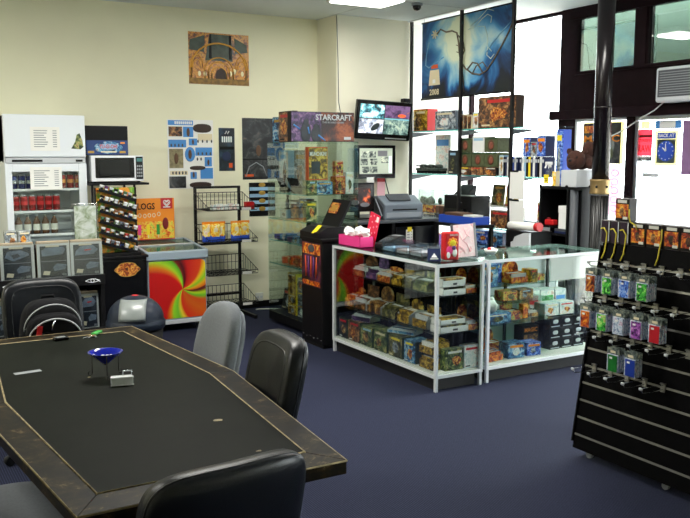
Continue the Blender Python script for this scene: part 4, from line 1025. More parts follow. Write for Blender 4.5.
b = MB(); b.lohi((-.13,-.024,.155),(.14,-.0232,.315),art('print_desktop',['#1c1818','#2c2222','#3a2826','#c8542c','#f08850'],scale=11,emit=.7)); b.ell((-.05,-.0245,.17),(.05,.0012,.028),'screen_grey',1,1,14,6); b.ell((.07,-.0245,.145),(.06,.0012,.022),'screen_grey',1,1,14,6); b.build('screen_picture',s)
b = MB(); b.lohi((-.025,.0,.005),(.025,.03,.09),'black').lohi((-.11,-.07,0),(.11,.09,.012),'black',.004); b.build('stand',t)
t = thing('office_printer','grey boxy laser printer at the right end of the staff desk','printer',(4.755,7.10,1.0),-.10)
b = MB(); b.poly([(-.22,-.15,0),(-.22,.20,0),(-.22,.20,.22),(-.22,.02,.235),(-.22,-.15,.15)],'printer_grey',(.44,0,0)); o = b.build('casing',t); bv = o.modifiers.new('bevel','BEVEL'); bv.width = .012; bv.segments = 2
b = MB(); b.poly([(-.14,-.10,.182),(.10,-.10,.182),(.12,.0,.238),(-.14,.0,.238)],'grey_dark',(0,-.006,.012)); b.build('control_panel',t)
b = MB(); b.lohi((-.13,-.153,.09),(.15,-.148,.105),'black').lohi((-.2,-.156,.02),(.2,-.149,.07),'printer_light',.002); b.build('paper_slot',t)
b = MB(); b.poly([(-.221,-.12,.01),(-.221,.18,.01),(-.221,.18,.19),(-.221,.02,.2),(-.221,-.12,.12)],'grey_dark',(-.003,0,0)); b.build('side_panel',t)
b = MB(); b.tube([(-.228,.04,.20),(-.232,-.06,.10),(-.232,-.11,.04),(-.228,-.08,.02)],.007,'printer_light',6); b.build('handle',t)
t = thing('wall_television','flat television showing a split-screen game, tilted on the pier wall','television',(4.90,7.60,2.01)); t.rotation_euler = (R(8),R(2.5),R(-8))
b = MB(); b.lohi((-.325,-.03,-.205),(.325,.03,.205),'black_gloss',.01).lohi((-.2,.03,-.12),(.2,.075,.12),'black',.01); b.build('housing',t)
b = MB(); b.lohi((-.29,-.034,-.14),(.29,-.029,.165),'tv_dark'); s = b.build('screen',t)
b = MB(); b.lohi((-.29,-.036,.02),(-.01,-.033,.165),art('print_tvteal',['#1c2c34','#3a7a88','#8cd0d8','#e8f4f4','#303840'],scale=14,emit=.7)).lohi((.0,-.036,.035),(.29,-.033,.165),art('print_tvpurple',['#3a2c44','#5c4468','#7a5c84','#6a4c74','#a86a5c'],scale=9,emit=.6)).lohi((-.29,-.036,-.14),(-.01,-.033,.01),art('print_tvpale',['#2c3444','#8c94a8','#d8dce4','#f4f4f4','#5c5478'],scale=12,emit=.7)).lohi((.0,-.036,-.14),(.29,-.033,.03),art('print_tvdark',['#28383a','#50706c','#8aa49a','#c8d4c0','#384840'],scale=16,emit=.5))
b.ell((.2,-.0362,.062),(.05,.001,.018),'screen_orange',1,1,12,6); b.ell((-.19,-.0362,.055),(.07,.001,.020),'tv_pale',1,1,14,6); b.ell((-.10,-.0362,-.07),(.03,.001,.06),'tv_dark',1,1,12,6,None,Matrix.Rotation(.9,3,'Y')); b.lohi((.0,-.037,.015),(.29,-.035,.03),'tv_teal'); b.build('game_picture',s)
b = MB(); b.lohi((.03,-.033,-.19),(.28,-.03,-.178),'alu'); b.build('silver_strip',t)
b = MB(); b.box((.05,.12,.02),(.12,.10,.12),'black',None,.004); b.build('wall_bracket',t)
b = MB(); b.lohi((5.24,7.70,1.98),(5.33,7.775,2.26),'black',.006); b.lohi((5.25,7.694,1.99),(5.32,7.70,2.25),'black_matt'); o = b.build('wall_speaker'); tag(o,'narrow black speaker on the pier wall right of the tilted television','speaker')
t = thing('wall_monitor','square black monitor with security camera views below the television','monitor',(4.865,7.70,1.57),-.03)
b = MB(); b.lohi((-.25,-.02,-.18),(.25,.025,.178),'black_gloss',.008).lohi((-.1,.025,-.1),(.1,.075,.1),'black'); b.build('housing',t)
b = MB(); b.lohi((-.205,-.023,-.13),(.205,-.019,.145),'cctv_bg'); s = b.build('screen',t)
CCTV = art('print_cctv',['#20262a','#4a5450','#98a094','#d8dcc8','#383c3c'],scale=24,emit=.5)
b = MB()
for u,v in ((-.14,.08),(-.15,-.0),(-.13,-.085),(-.03,-.085),(-.03,.0),(.11,.02),(-.05,.08)):
    b.lohi((u-.045,-.025,v-.034),(u+.045,-.022,v+.034),CCTV)
b.lohi((.02,-.025,.06),(.14,-.022,.12),'screen_grey'); b.lohi((.16,-.025,-.12),(.195,-.022,.06),'tv_pale'); b.build('camera_views',s)
o = MB().lohi((4.745,7.677,1.345),(4.84,7.6802,1.405),'paper').build('paper_note'); tag(o,'small white note under the left of the security monitor','note')
t = thing('hanging_label','pink and white hanging label under the right of the security monitor','label',(4.98,7.76,1.33))
MB().lohi((-.05,-.006,.02),(.05,-.004,.075),'red').build('red_top',t); MB().lohi((-.05,-.006,-.16),(.05,-.004,.02),'pink_pale').build('white_strip',t); MB().tube([(0,-.005,.075),(.0,0,.12),(.0,.015,.13)],.002,'grey_dark',5).build('string',t)
b = MB(); b.tube([(5.02,7.74,1.38),(5.06,7.74,1.25),(5.10,7.72,1.10),(5.12,7.70,1.01)],.006,'black',6); o = b.build('monitor_cable'); tag(o,'black cable hanging from the security monitor to the desk','cable')
# ------------------------------------------------------------------ glass counters
def counter(label,x0,x1,y0,y1,shelves,frontaxis,fm='alu_white'):
    t = thing('glass_counter',label,'glass counter',(0,0,0)); zt,zb,f = .90,.095,.022
    b = MB()
    for x in (x0,x1-f):
        for y in (y0,y1-f): b.lohi((x,y,zb),(x+f,y+f,zt),fm)
    for z in (zb,zt-f):
        for y in (y0,y1-f): b.lohi((x0+f,y,z),(x1-f,y+f,z+f),fm)
        for x in (x0,x1-f): b.lohi((x,y0+f,z),(x+f,y1-f,z+f),fm)
    b.build('frame',t)
    for x in (x0+.004,x1-f-.004):
        for y in (y0+.004,y1-f-.004): b = MB(); b.lohi((x,y,0),(x+f,y+f,zb),fm); b.build('leg',t)
    b = MB(); b.lohi((x0+.035,y0+.05,.0),(x1-.035,y1-.03,zb-.001),'plinth'); b.build('kick_board',t)
    b = MB(); b.lohi((x0+f,y0+f,zb+f),(x1-f,y1-f,zb+f+.012),'offwhite'); b.build('floor_board',t)
    MB().lohi((x0+.004,y0+.004,zt+.0005),(x1-.004,y1-.004,zt+.006),'glass_shelf').build('glass_top',t)
    MB().lohi((x0+.008,y0+f,zb+f),(x0+.013,y1-f,zt-f),'glass_pane').build('glass_end' if frontaxis=='y' else 'glass_front',t)
    MB().lohi((x0+f,y0+.008,zb+f),(x1-f,y0+.013,zt-f),'glass_pane').build('glass_front' if frontaxis=='y' else 'glass_end',t)
    if frontaxis == 'y': MB().lohi((x1-.013,y0+f,zb+f),(x1-.008,y1-f,zt-f),'glass_pane').build('glass_end',t); MB().lohi((x0+f,y1-.016,zb+f),(x1-f,y1-.008,zt-f),'grey_light').build('back_board',t)
    else: MB().lohi((x0+f,y1-.013,zb+f),(x1-f,y1-.008,zt-f),'glass_pane').build('glass_end',t); MB().lohi((x1-.016,y0+f,zb+f),(x1-.008,y1-f,zt-f),'glass_smoke').build('back_board',t)
    for z,(a0,a1,b0,b1) in shelves:
        b = MB(); b.lohi((a0,b0,z),(a1,b1,z+.006),'glass_shelf'); b.build('glass_shelf',t)
    b = MB()
    if frontaxis == 'x':
        for y in (y0+.30,y0+.75,y1-.3): b.lohi((x1-.05,y,zb+f),(x1-.03,y+.02,zt-f),'black_metal')
    else:
        for x in (x0+.15,(x0+x1)/2,x1-.15): b.lohi((x,y1-.05,zb+f),(x+.02,y1-.03,zt-f),'black_metal')
    b.build('shelf_uprights',t)
    return t
c1 = (3.385,3.805,4.56,6.02); c2 = (3.852,5.06,4.575,5.13)
SA = .660; SB = .395; FL = .129
counter('long glass counter with shade-toned silver frame seen from its side, left of the brighter one',*c1,[(SA,(3.44,3.79,4.60,6.0)),(SB,(3.41,3.79,4.60,6.0))],'x','alu_shaded')  # frame colour darkened for the side turned away from the window
counter('bright glass counter with white frame facing the camera, beside the slat wall stand',*c2,[(.662,(3.90,5.03,4.74,5.11)),(.545,(4.05,4.60,4.66,5.0)),(.405,(3.90,4.54,4.61,5.11))],'y')
# stock in the long counter
g = 'display boxes in the long glass counter'
keys = ['brown_art','mauve','fire','yellow_art','olive','forest','fantasy']
zA,zB = SA+.0065,SB+.0065
for i,(y0,y1) in enumerate([(5.62,5.825),(5.456,5.622),(5.256,5.458),(5.107,5.259),(4.977,5.107),(4.775,4.97)]):
    display('open display box on the upper long counter shelf, %s from the left'%ORD[i],3.53,(y0+y1)/2,zA,(y1-y0)*.92,.13,.085,A[['brown_art','mauve','redgold','yellow_art','olive','forest'][i]],NX,[.075,.10,.03,.03,.04,.05][i],'white' if i < 3 else None,g,i<3)
for i,(y0,y1) in enumerate([(5.80,5.93),(5.59,5.79),(5.37,5.58),(5.16,5.36),(4.98,5.15),(4.76,4.95)]):
    display('open display box on the middle long counter shelf, %s from the left'%ORD[i],3.52,(y0+y1)/2,zB,(y1-y0)*.92,.14,.10,A[['redgold','brown_art','fantasy','olive','yellow_art','yellow_art'][i]],NX,[.05,.09,.11,.08,.07,.05][i],'white' if i in (1,2,4,5) else None,g,i%2==0)
for i,(y0,y1,h,k) in enumerate([(5.84,5.98,.17,'darkposter'),(5.64,5.83,.17,'brown_art'),(5.45,5.63,.16,'forest'),(5.24,5.43,.165,'forest'),(5.03,5.22,.165,'olive'),(4.86,5.01,.165,'green_box')]):
    carton('game_box','closed game box on the floor of the long counter, %s from the left'%ORD[i],'game box',3.50,(y0+y1)/2,FL,(y1-y0)*.96,.15,h,A.get(k) or A['sea'],'green_dark',NX,'closed game boxes in the long glass counter')
for k in range(2): display('yellow and gold display box by the counter corner, %s from the floor'%ORD[k],3.50,4.735,FL+.108*k,.16,.15,.09,A['yellow_art'],NX,.012,None,g,False)
display('white-lined display box lying open on the closed boxes, left in the long counter',3.52,5.70,FL+.174,.20,.13,.06,A['mauve'],NX+.3,.07,'white',g,False)
display('display box with blue picture card lying on the closed boxes in the long counter',3.53,5.15,FL+.174,.24,.13,.035,A['sea'],NX+.4,.05,'offwhite',g,True)
# seen through the end pane
g2 = 'white display boxes at the end of the long counter'
white_tray('white open display box on the upper shelf at the counter end, lower of two',3.575,4.655,zA-.0,.20,.10,.055,A['olive'],0,g2)
white_tray('white open display box on the upper shelf at the counter end, upper of two',3.575,4.66,zA+.058,.20,.10,.06,A['fantasy'],0,g2)
white_tray('white open display box on the middle shelf at the counter end, lower of two',3.575,4.66,zB,.25,.12,.055,A['olive'],0,g2)
white_tray('white open display box on the middle shelf at the counter end, upper of two',3.565,4.66,zB+.058,.22,.11,.045,A['yellow_art'],0,g2)
display('arched orange display box on the upper shelf at the right of the counter end',3.735,4.68,zA,.10,.13,.06,A['fire'],0,.11,'green_dark',g2)
display('red display box on the middle shelf at the right of the counter end',3.742,4.67,zB,.09,.13,.07,A['redgold'],0,.10,None,g2)
carton('game_box','green and brown game box on the floor at the counter end, left one','game box',3.595-.02,4.625,FL,.16,.06,.155,A['forest'],'green_dark',0,'game boxes at the counter end')
carton('game_box','pale blue and brown game box on the floor at the counter end, right one','game box',3.73,4.625,FL,.135,.06,.165,A['pale'],'blue_pale',0,'game boxes at the counter end')
# stock in the bright counter
g = 'stock in the bright glass counter'
Z1,Z2,Z3 = .6685,.5515,.4115
carton('game_box','blue box at the left of the upper shelf in the bright counter','game box',4.02,4.82,Z1,.17,.12,.165,A['sea'],'blue',0,g)
carton('game_box','dark blue box behind the orange one in the bright counter','game box',4.17,4.93,Z1,.14,.1,.15,A['blue_art'],'navy',0,g)
display('orange display box with tall flame card on the upper shelf of the bright counter',4.335,4.84,Z1,.17,.12,.08,A['fire'],0,.085,None,g)
carton('game_box','small yellow box beside the orange display box in the bright counter','game box',4.47,4.82,Z1,.075,.1,.10,A['yellow_art'],'orange',0,g)
carton('game_box','small red and teal box at the right of the upper shelf in the bright counter','game box',4.57,4.86,Z1,.1,.1,.05,A['mixed'],'teal',0,g)
for i,(x,k) in enumerate(((4.20,'mixed'),(4.36,'fantasy'))): carton('game_box','flat dark box on the short glass shelf of the bright counter, %s'%('left one','right one')[i],'game box',x,4.78,Z2,.14,.10,.075,A[k],'grey_dark',0,g)
t = thing('plastic_bag','crumpled white plastic bag on the lower shelf of the bright counter','bag',(3.98,4.70,Z3+.076))
b = MB(); b.ell((0,0,.05),(.06,.05,.048),'white',1,1,16,10,lambda q:(q.x*(1+.15*math.sin(9*q.z*20)),q.y*(1+.2*math.sin(q.x*90)),q.z*(1+.12*math.sin(q.x*70)))); b.build('bag_body',t); b = MB(); b.ell((.015,0,.10),(.02,.02,.02),'white',1,1,10,6); b.build('knot',t)
carton('game_box','long blue box on the lower shelf of the bright counter','game box',4.02,4.70,Z3,.23,.12,.075,A['sea'],'blue',0,g)
display('multicoloured display box on the lower shelf of the bright counter',4.215,4.74,Z3,.13,.12,.07,A['mixed'],0,.05,None,g,False)
carton('figure_pack','small orange figure pack on the lower shelf of the bright counter','figure pack',4.325,4.72,Z3,.05,.05,.11,A['fire'],'orange_deep',0,g)
display('dark box with round picture card on the lower shelf of the bright counter',4.42,4.76,Z3,.10,.1,.05,A['fantasy'],0,.085,'navy',g)
for i,(x,w_,h_,k) in enumerate(((4.65,.15,.44,'pale'),(4.81,.15,.43,'pale'),(4.955,.12,.42,'pale'))):
    carton('game_box','large pale box standing behind the dark deck boxes, %s from the left'%ORD[i],'game box',x,5.02,FL,w_,.10,h_,A[k],'grey_light',0,g,band=['red','green','blue_sky'][i])
for i,x in enumerate((4.64,4.80)): carton('game_box','pale flat box stacked on the dark deck boxes, %s'%('left one','right one')[i],'game box',x,4.80,FL+.262,.15,.12,.10,A['pale'],'blue_pale',0,g)
display('orange and brown display box at the left floor of the bright counter',3.98,4.72,FL,.17,.16,.075,A['fire'],.15,.06,'white',g)
display('fan-shaped display of orange packs on the floor of the bright counter',4.17,4.92,FL,.16,.12,.08,A['redgold'],0,.10,None,g)
carton('game_box','blue starter box on the floor of the bright counter, left one','game box',4.20,4.70,FL,.15,.12,.115,A['sea'],'navy',-.1,g,band='orange')
carton('game_box','blue starter box on the floor of the bright counter, right one','game box',4.375,4.70,FL,.13,.12,.10,A['blue_art'],'navy',-.1,g,band='orange')
t = thing('card_box','black card box with orange lettering on the floor of the bright counter','card box',(4.49,4.86,FL),0,g)
b = MB(); b.lohi((-.085,-.05,0),(.085,.05,.19),'black',.004); b.build('box_body',t); text('lettering','MAGIC',.045,'orange',(0,-.052,.155),FY,t,.13); b = MB(); b.lohi((-.07,-.052,.02),(.07,-.05,.12),A['fantasy']); b.build('picture',t)
for c in range(3):
    for r in range(3):
        t = thing('deck_box','black deck box with silver front, column %s from left, %s from the floor'%(ORD[c],ORD[r]),'deck box',(4.655+.125*c,4.80,FL+.086*r),0,'black deck boxes in the bright counter')
        b = MB(); b.lohi((-.058,-.09,0),(.058,.09,.085),'black_gloss',.003); b.build('box_body',t)
        b = MB(); b.ell((0,-.091,.048),(.028,.003,.016),'grey_light',1,.7,14,8); b.lohi((-.045,-.0915,.008),(.045,-.09,.014),'grey_light'); b.build('silver_badge',t)
o = MB().lohi((4.47,4.592,.70),(5.035,4.596,.874),'white').build('pane_reflection'); tag(o,'white sheet standing for the window reflection in the upper right pane of the bright counter','card')  # white sheet put in place of the window reflection on the glass

# ------------------------------------------------------------------ things on the counters
ZC = .9065
t = thing('gift_box','bright pink open gift box with white tissue on the long counter','gift box',(3.50,5.83,ZC))
b = MB(); w_,d_,h_ = .13,.34,.085
b.lohi((-w_/2,-d_/2,0),(w_/2,d_/2,.004),'pink').lohi((-w_/2,-d_/2,0),(-w_/2+.004,d_/2,h_),'pink').lohi((w_/2-.004,-d_/2,0),(w_/2,d_/2,h_),'pink').lohi((-w_/2,-d_/2,0),(w_/2,-d_/2+.004,h_),'pink').lohi((-w_/2,d_/2-.004,0),(w_/2,d_/2,h_),'pink'); b.build('box_body',t)
b = MB(); random.seed(3)
for k in range(6):
    rr_ = random.Random(k); b.ell((rr_.uniform(-.025,.025),-.12+.048*k,.085+rr_.uniform(0,.04)),(.040,.040,.034),'white',1,1,9,7,lambda q,r=rr_:(q.x*r.uniform(.5,1.35),q.y*r.uniform(.5,1.35),q.z*r.uniform(.5,1.5)))
for f_ in b.bm.faces: f_.smooth = False
b.build('tissue_paper',t)
t = thing('greeting_card','red pink card with white hearts standing behind the pink gift box','card',(3.61,5.80,ZC),NX); t.rotation_euler = (-.10,.22,NX)
b = MB(); b.lohi((-.075,-.002,0),(.075,.002,.27),'card_red'); b.build('card_sheet',t)
b = MB()
for k in range(14): b.ell((-.055+.11*((k*37)%11)/10,-.003,.03+.22*((k*53)%13)/12),(.008,.001,.008),'pink_pale',1,1,8,5)
b.lohi((.03,-.0035,.21),(.065,-.002,.255),'paper'); b.build('heart_print',t)
t = thing('card_terminal','black card payment terminal with keypad on the long counter','terminal',(3.70,5.62,ZC),NX+.3)
b = MB(); b.poly([(-.06,-.13,0),(-.06,.13,0),(-.06,.13,.085),(-.06,.05,.085),(-.06,-.13,.03)],'black',(.12,0,0)); o = b.build('terminal_body',t); bv = o.modifiers.new('bevel','BEVEL'); bv.width=.006
b = MB()
for r in range(4):
    for c in range(3): b.box((-.03+.03*c,-.09+.025*r,.049+.0075*r),(.02,.015,.006),'grey_dark',(.3,0,0))
b.lohi((-.04,.06,.085),(.04,.11,.088),'grey'); b.build('keypad',t)
for i,(y,h_) in enumerate(((5.36,.06),(5.17,.055),(4.99,.06))):
    t = thing('clear_box','clear plastic tray of cards on the long counter, %s from the left'%ORD[i],'tray',(3.60,y,ZC),NX,'clear trays on the counter')
    b = MB(); w_,d_,h2 = .16,.20,h_+.02
    b.lohi((-w_/2,-d_/2,0),(w_/2,d_/2,.004),'plastic_clear').lohi((-w_/2,-d_/2,0),(w_/2,-d_/2+.004,h2),'plastic_clear').lohi((-w_/2,d_/2-.004,0),(w_/2,d_/2,h2),'plastic_clear').lohi((-w_/2,-d_/2,0),(-w_/2+.004,d_/2,h2),'plastic_clear').lohi((w_/2-.004,-d_/2,0),(w_/2,d_/2,h2),'plastic_clear'); b.build('tray_walls',t)
    b = MB(); b.lohi((-w_/2+.01,-d_/2+.01,.005),(w_/2-.01,d_/2-.01,.03),'grey_light' if i else 'blue_pale'); b.build('card_stack',t)
t = thing('navy_card','small navy card with white mountain emblem standing at the counter corner','card',(3.475,4.72,ZC),-.5)
b = MB(); b.poly([(-.045,-.03,0),(-.045,.03,0),(-.045,0,.085)],'navy',(.09,0,0)); b.build('tent_card',t)
b = MB(); s_ = -.030; 
b.poly([(-.022,-.022,.025),(.022,-.022,.025),(0,-.0115,.055)],'white',(0,-.002,.0005)); b.lohi((-.028,-.028,.012),(.028,-.024,.02),'white'); b.build('emblem',t)
t = thing('lollipop_tub','red lollipop tub with yellow flower and pink figures at the counter corner','tub',(3.60,4.70,ZC),-.25)
b = MB(); b.lohi((-.055,-.04,0),(.055,.04,.20),'red',.012); b.build('tub_body',t)
b = MB(); b.ell((.005,-.042,.125),(.026,.004,.026),'yellow',1,1,16,6); b.ell((-.015,-.042,.075),(.03,.003,.03),'pink',1,1,14,6); b.ell((.02,-.043,.055),(.018,.003,.03),'white',1,1,12,6); b.ell((-.028,-.043,.04),(.014,.003,.024),'white',1,1,12,6); b.ell((.012,-.0455,.09),(.016,.002,.016),'purple',1,1,10,6)
for k in range(8): a=2*PI*k/8; b.ell((.005+.028*math.cos(a),-.0415,.125+.028*math.sin(a)),(.012,.003,.012),'orange',1,1,8,5)
b.build('printed_picture',t)
text('lettering','LOLLIES',.02,'white',(.012,-.0425,.18),FY,t,.06)
t = thing('sign_holder','acrylic sign holder with pale pink drawing between two grey uprights','sign holder',(3.755,4.72,ZC),-.16); t.rotation_euler = (-.10,-.05,-.16)
b = MB(); b.lohi((-.085,-.004,.01),(.085,0,.245),A['pinkart']); sh = b.build('drawing_sheet',t)
b = MB()
for pts in (((-.05,.20),(-.02,.14),(.02,.10),(.04,.05)),((0,.22),(.02,.17),(.05,.15)),((-.06,.10),(-.02,.08),(0,.04)),((.05,.21),(.03,.16),(-.01,.13))): b.tube([(x,-.006,z) for x,z in pts],.0018,'pink_pale',5)
b.build('pink_lines',sh)
for s_ in (-1,1): b = MB(); b.lohi((s_*.092-.008,-.008,0),(s_*.092+.008,.006,.25),'grey_dark' if s_<0 else 'grey'); b.build('upright',t)
b = MB(); b.lohi((-.10,-.05,0),(.10,.05,.008),'plastic_clear'); b.build('foot',t)
t = thing('candy_bowl','small white bowl with red and pale sweets on the bright counter','bowl',(4.06,4.80,ZC))
b = MB(); b.lathe([(.025,0),(.045,.02),(.052,.04),(.048,.04),(.04,.02),(0,.008)],'white',n=24); b.build('bowl_body',t)
for i,(dx,dy,m_) in enumerate(((-.014,0,'red'),(.016,.012,'pink_pale'),(.006,-.016,'white'))):
    b = MB(); b.ell((0,0,.015),(.017,.017,.015),m_,1,1,12,8); o = b.build('sweet',None,(4.06+dx,4.80+dy,ZC+.025)); tag(o,'%s wrapped sweet in the small white bowl'%('red','pale pink','white')[i],'sweet','sweets in the white bowl')

# ------------------------------------------------------------------ window bay: uprights, shelves and stock
for i,y in enumerate((7.74,6.86,6.08)):
    b = MB(); b.lohi((5.345,y-.015,0),(5.375,y+.015,HC),'black_metal',.002); b.lohi((5.33,y-.03,0),(5.39,y+.03,.01),'black_metal'); o = b.build('shelf_upright')
    tag(o,['black shelf upright nearest the pier and television','black shelf upright in the middle, before the blue poster','black shelf upright nearest the pole, with paper sheets hanging on it'][i],'upright','black uprights of the window shelves')
levels = [(1.895,'top'),(1.430,'middle'),(.915,'lower')]
for z,nm in levels:
    t = thing('glass_shelf_board','long %s glass shelf of the window display with green edge'%nm,'shelf',(0,0,z),0,'window glass shelves')
    b = MB(); b.lohi((5.395,5.66,0),(5.76,7.78,.010),'glass_shelf'); b.lohi((5.39,5.66,-.0005),(5.395,7.78,.0105),'shelf_edge'); b.build('pane',t)
    for y in (7.74,6.86,6.08):
        b = MB(); b.poly([(5.375,y-.006,-.005),(5.66,y-.006,-.005),(5.66,y-.006,-.015),(5.375,y-.006,-.06)],'grey_dark',(0,.012,0)); b.lohi((5.37,y-.012,-.06),(5.38,y+.012,0),'grey_dark'); b.build('bracket',t)
T1,T2,T3,T4 = 1.9062,1.4412,.9262,.6205
g = 'stock on the window shelves'
def bx(label,yc,z,w,h,a,side='grey_dark',d=.10,x=5.47,rz=NX,nm='game_box',cat='game box',**k): return carton(nm,label,cat,x,yc,z,w,d,h,a,side,rz,g,**k)
bx('black box with yellow creature on the top window shelf, next to the first upright',7.62,T1,.27,.235,A['yellow_art'],'red',.14)
bx('grey blue box on the top window shelf between the yellow and tan boxes',7.19,T1,.36,.20,A['grey_art'],'blue_grey',.10)
for i in range(3): bx('tan book standing on the top window shelf, %s from the left'%ORD[i],6.90-.065*i,T1,.05,.15-.01*i,A['brown_art'],'cream',.12,nm='book',cat='book')
bx('pale grey cup box on the top window shelf before the large picture box',6.70,T1,.085,.165,A['pale'],'grey_light',.08)
bx('pink and white box lying on the tan books',6.79,T1+.168,.2,.062,A['pinkart'],'pink_pale',.10) if False else None
bx('wide box crowded with brown figures on the top window shelf','x' and 6.365,T1,.56,.305,A['brown_art'],'brown_dark',.10)
for i,y in enumerate((7.92-.28,7.50,7.36)):
    t = thing('tank_model','dark model vehicle on the middle window shelf, %s from the left'%ORD[i],'model',(5.47,y,T2),NX+.1*i,'dark model vehicles in the window')
    b = MB(); b.lohi((-.07,-.05,.0),(.07,.05,.04),'black_matt',.008).lohi((-.08,-.055,.03),(.08,.055,.06),A['miniatures'],.008); b.build('hull',t)
    b = MB(); b.ell((0,0,.075),(.045,.04,.028),A['miniatures'],.7,.7,14,8); b.cyl((0,-.03,.08),(.0,-.10,.085),.006,'black',n=8); b.build('turret',t)
bx('upright picture card with blue top on the middle window shelf',7.455,T2+.0,.27,.42,A['pale'],'offwhite',.02,5.60,nm='picture_card',cat='card',band='blue_sky')
bx('cream map card leaning behind the dark vehicles on the middle window shelf',7.22,T2,.19,.20,A['chips'] if False else A['pale'],'cream',.02,5.58,nm='picture_card',cat='card')
bx('narrow dark blue box left of the green boxes on the middle window shelf',7.035,T2,.16,.25,A['darkposter'],'navy',.12)
for i,y in enumerate((6.81,6.605,6.405)):
    bx('dark flat box under the green boxes, %s from the left'%ORD[i],y,T2,.20,.082,A['brown_art'],'black',.18)
def roundbox(label,y,z):
    t = thing('game_box',label,'game box',(5.47,y,z),NX,'green boxes with round brown face in the window')
    b = MB(); b.lohi((-.098,-.08,0),(.098,.08,.143),'olive_box',.004); b.build('box_body',t)
    b = MB(); b.ell((0,-.081,.07),(.05,.003,.052),'brown',1,1,20,6); b.ell((.006,-.084,.066),(.03,.002,.036),'rust',1,1,16,6); b.lohi((-.09,-.0815,.125),(.09,-.08,.138),'green_dark'); b.build('round_picture',t)
for i,y in enumerate((6.81,6.605,6.405)): roundbox('green box with round brown picture in the lower row, %s from the left'%ORD[i],y,T2+.0845)
for i,y in enumerate((6.81,6.405)): roundbox('green box with round brown picture in the upper row, %s of the white box'%('left','right')[i],y,T2+.229)
bx('white box with blue slot between the two upper green boxes',6.605,T2+.229,.18,.16,'white','white',.15,nm='white_box',cat='box',band='blue_pale')
bx('pale blue box right of the lower row of green boxes',6.27,T2+.0,.06,.20,A['pale'],'blue_pale',.12)
random.seed(11)
for i in range(8):
    y = 6.215-.026*i; 
    if abs(y-6.08) < .0: continue
    c = ['black','navy','white','navy','black','blue','white','navy'][i]; bx('video case spine left of the paper sheets on the middle window shelf, %s from left'%ORD[i],y,T2,.023,.185,c,c,.14,nm='video_case',cat='video case',band='grey_light')
for i in range(11):
    y = 5.985-.030*i; c = ['navy','white','blue_pale','black','yellow','navy','white','navy','black','offwhite','navy'][i]; bx('video case spine right of the last upright on the middle shelf, %s from left'%ORD[i],y,T2,.026,.185,c,c,.14,nm='video_case',cat='video case',band='grey_light')
bx('dark blue box standing on the video cases, left of the grey one',5.92,T2+.187,.10,.18,A['blue_art'],'navy',.12,band='orange')
bx('grey box standing on the video cases between two dark blue boxes',5.825,T2+.187,.08,.135,A['grey_art'],'grey_light',.12)
bx('dark blue box standing on the video cases, right of the grey one',5.725,T2+.187,.11,.19,A['blue_art'],'navy',.12,band='orange')
# lower glass shelf
t = thing('glass_tank','small glass tank with dark contents on the lower window shelf near the printer','tank',(5.50,7.51,T3+.172),0)
for k,(lo,hi) in enumerate((((-.09,-.15,0),(.09,.15,.004)),((-.09,-.15,.004),(-.086,.15,.17)),((.086,-.15,.004),(.09,.15,.17)),((-.086,-.15,.004),(.086,-.146,.17)),((-.086,.146,.004),(.086,.15,.17)))):
    b = MB(); b.lohi(lo,hi,'glass_green' if k else 'grey_dark'); b.build('tank_wall' if k else 'tank_floor',t)
b = MB()
for k in range(9): b.ell((random.uniform(-.06,.06),random.uniform(-.12,.12),.04),(.025,.03,.035+.02*random.random()),A['miniatures'],1,1,10,6)
o = b.build('dark_contents',t); o['kind']='stuff'
bx('grey model box under the glass tank, lower one',7.43,T3,.26,.09,A['grey_art'],'grey_dark',.14)
bx('orange and green model box under the glass tank, upper one',7.44,T3+.0915,.25,.08,A['mixed'],'brown',.13)
bx('brown kraft box beside the grey model box near the first upright',7.61,T3,.07,.17,'brown','brown',.13) 
bx('small brown upright box beside the grey model box','x' and 7.24,T3,.08,.17,'brown','brown_dark',.10)
t = thing('black_printer','bulky black printer on the lower window shelf behind the middle upright','printer',(5.53,6.94,T3),NX)
b = MB(); b.lohi((-.23,-.13,0),(.23,.13,.30),'black',.015).poly([(-.22,.0,.30),(-.22,.12,.30),(-.22,.13,.40),(-.22,.11,.40)],'black',(.22,0,0)); b.build('casing',t)
b = MB(); b.lohi((-.2,-.133,.13),(.2,-.128,.16),'black_gloss').lohi((-.18,-.17,.03),(.18,-.128,.045),'black'); b.build('paper_slot',t)
b = MB(); b.ell((.06,-.134,.22),(.012,.003,.012),'chrome',1,1,10,6); b.build('power_button',t)
t = thing('blue_tray','bright blue plastic tray in front of the black printer','tray',(5.24,6.74,0),NX)
COLLECTED = None
# finish the blue tray, with the little table it stands on
t0 = bpy.data.objects['blue_tray']; t0.location = (5.08,6.42,.985)
b = MB(); b.lohi((-.27,-.10,0),(.27,.10,.008),'blue',.002).lohi((-.27,-.10,.008),(.27,-.09,.075),'blue').lohi((-.27,.09,.008),(.27,.10,.075),'blue').lohi((-.27,-.09,.008),(-.26,.09,.075),'blue').lohi((.26,-.09,.008),(.27,.09,.075),'blue'); b.build('tray_body',t0)
b = MB(); b.lohi((-.20,-.08,.009),(.05,.07,.10),'brown').lohi((.08,-.07,.009),(.22,.06,.088),'offwhite'); o = b.build('folded_papers',None,(5.08,6.42,.985),(0,0,NX)); tag(o,'brown and pale folded papers lying in the blue tray','papers')
t = thing('side_table','small black table under the blue tray behind the counters','table',(5.08,6.42,0))
b = MB(); b.lohi((-.14,-.30,.955),(.14,.30,.984),'black',.004); b.build('table_top',t)
for sx in (-1,1):
    for sy in (-1,1): b = MB(); b.lohi((sx*.12-.015,sy*.27-.015,0),(sx*.12+.015,sy*.27+.015,.955),'black'); b.build('leg',t)
g = 'stock on the window shelves'
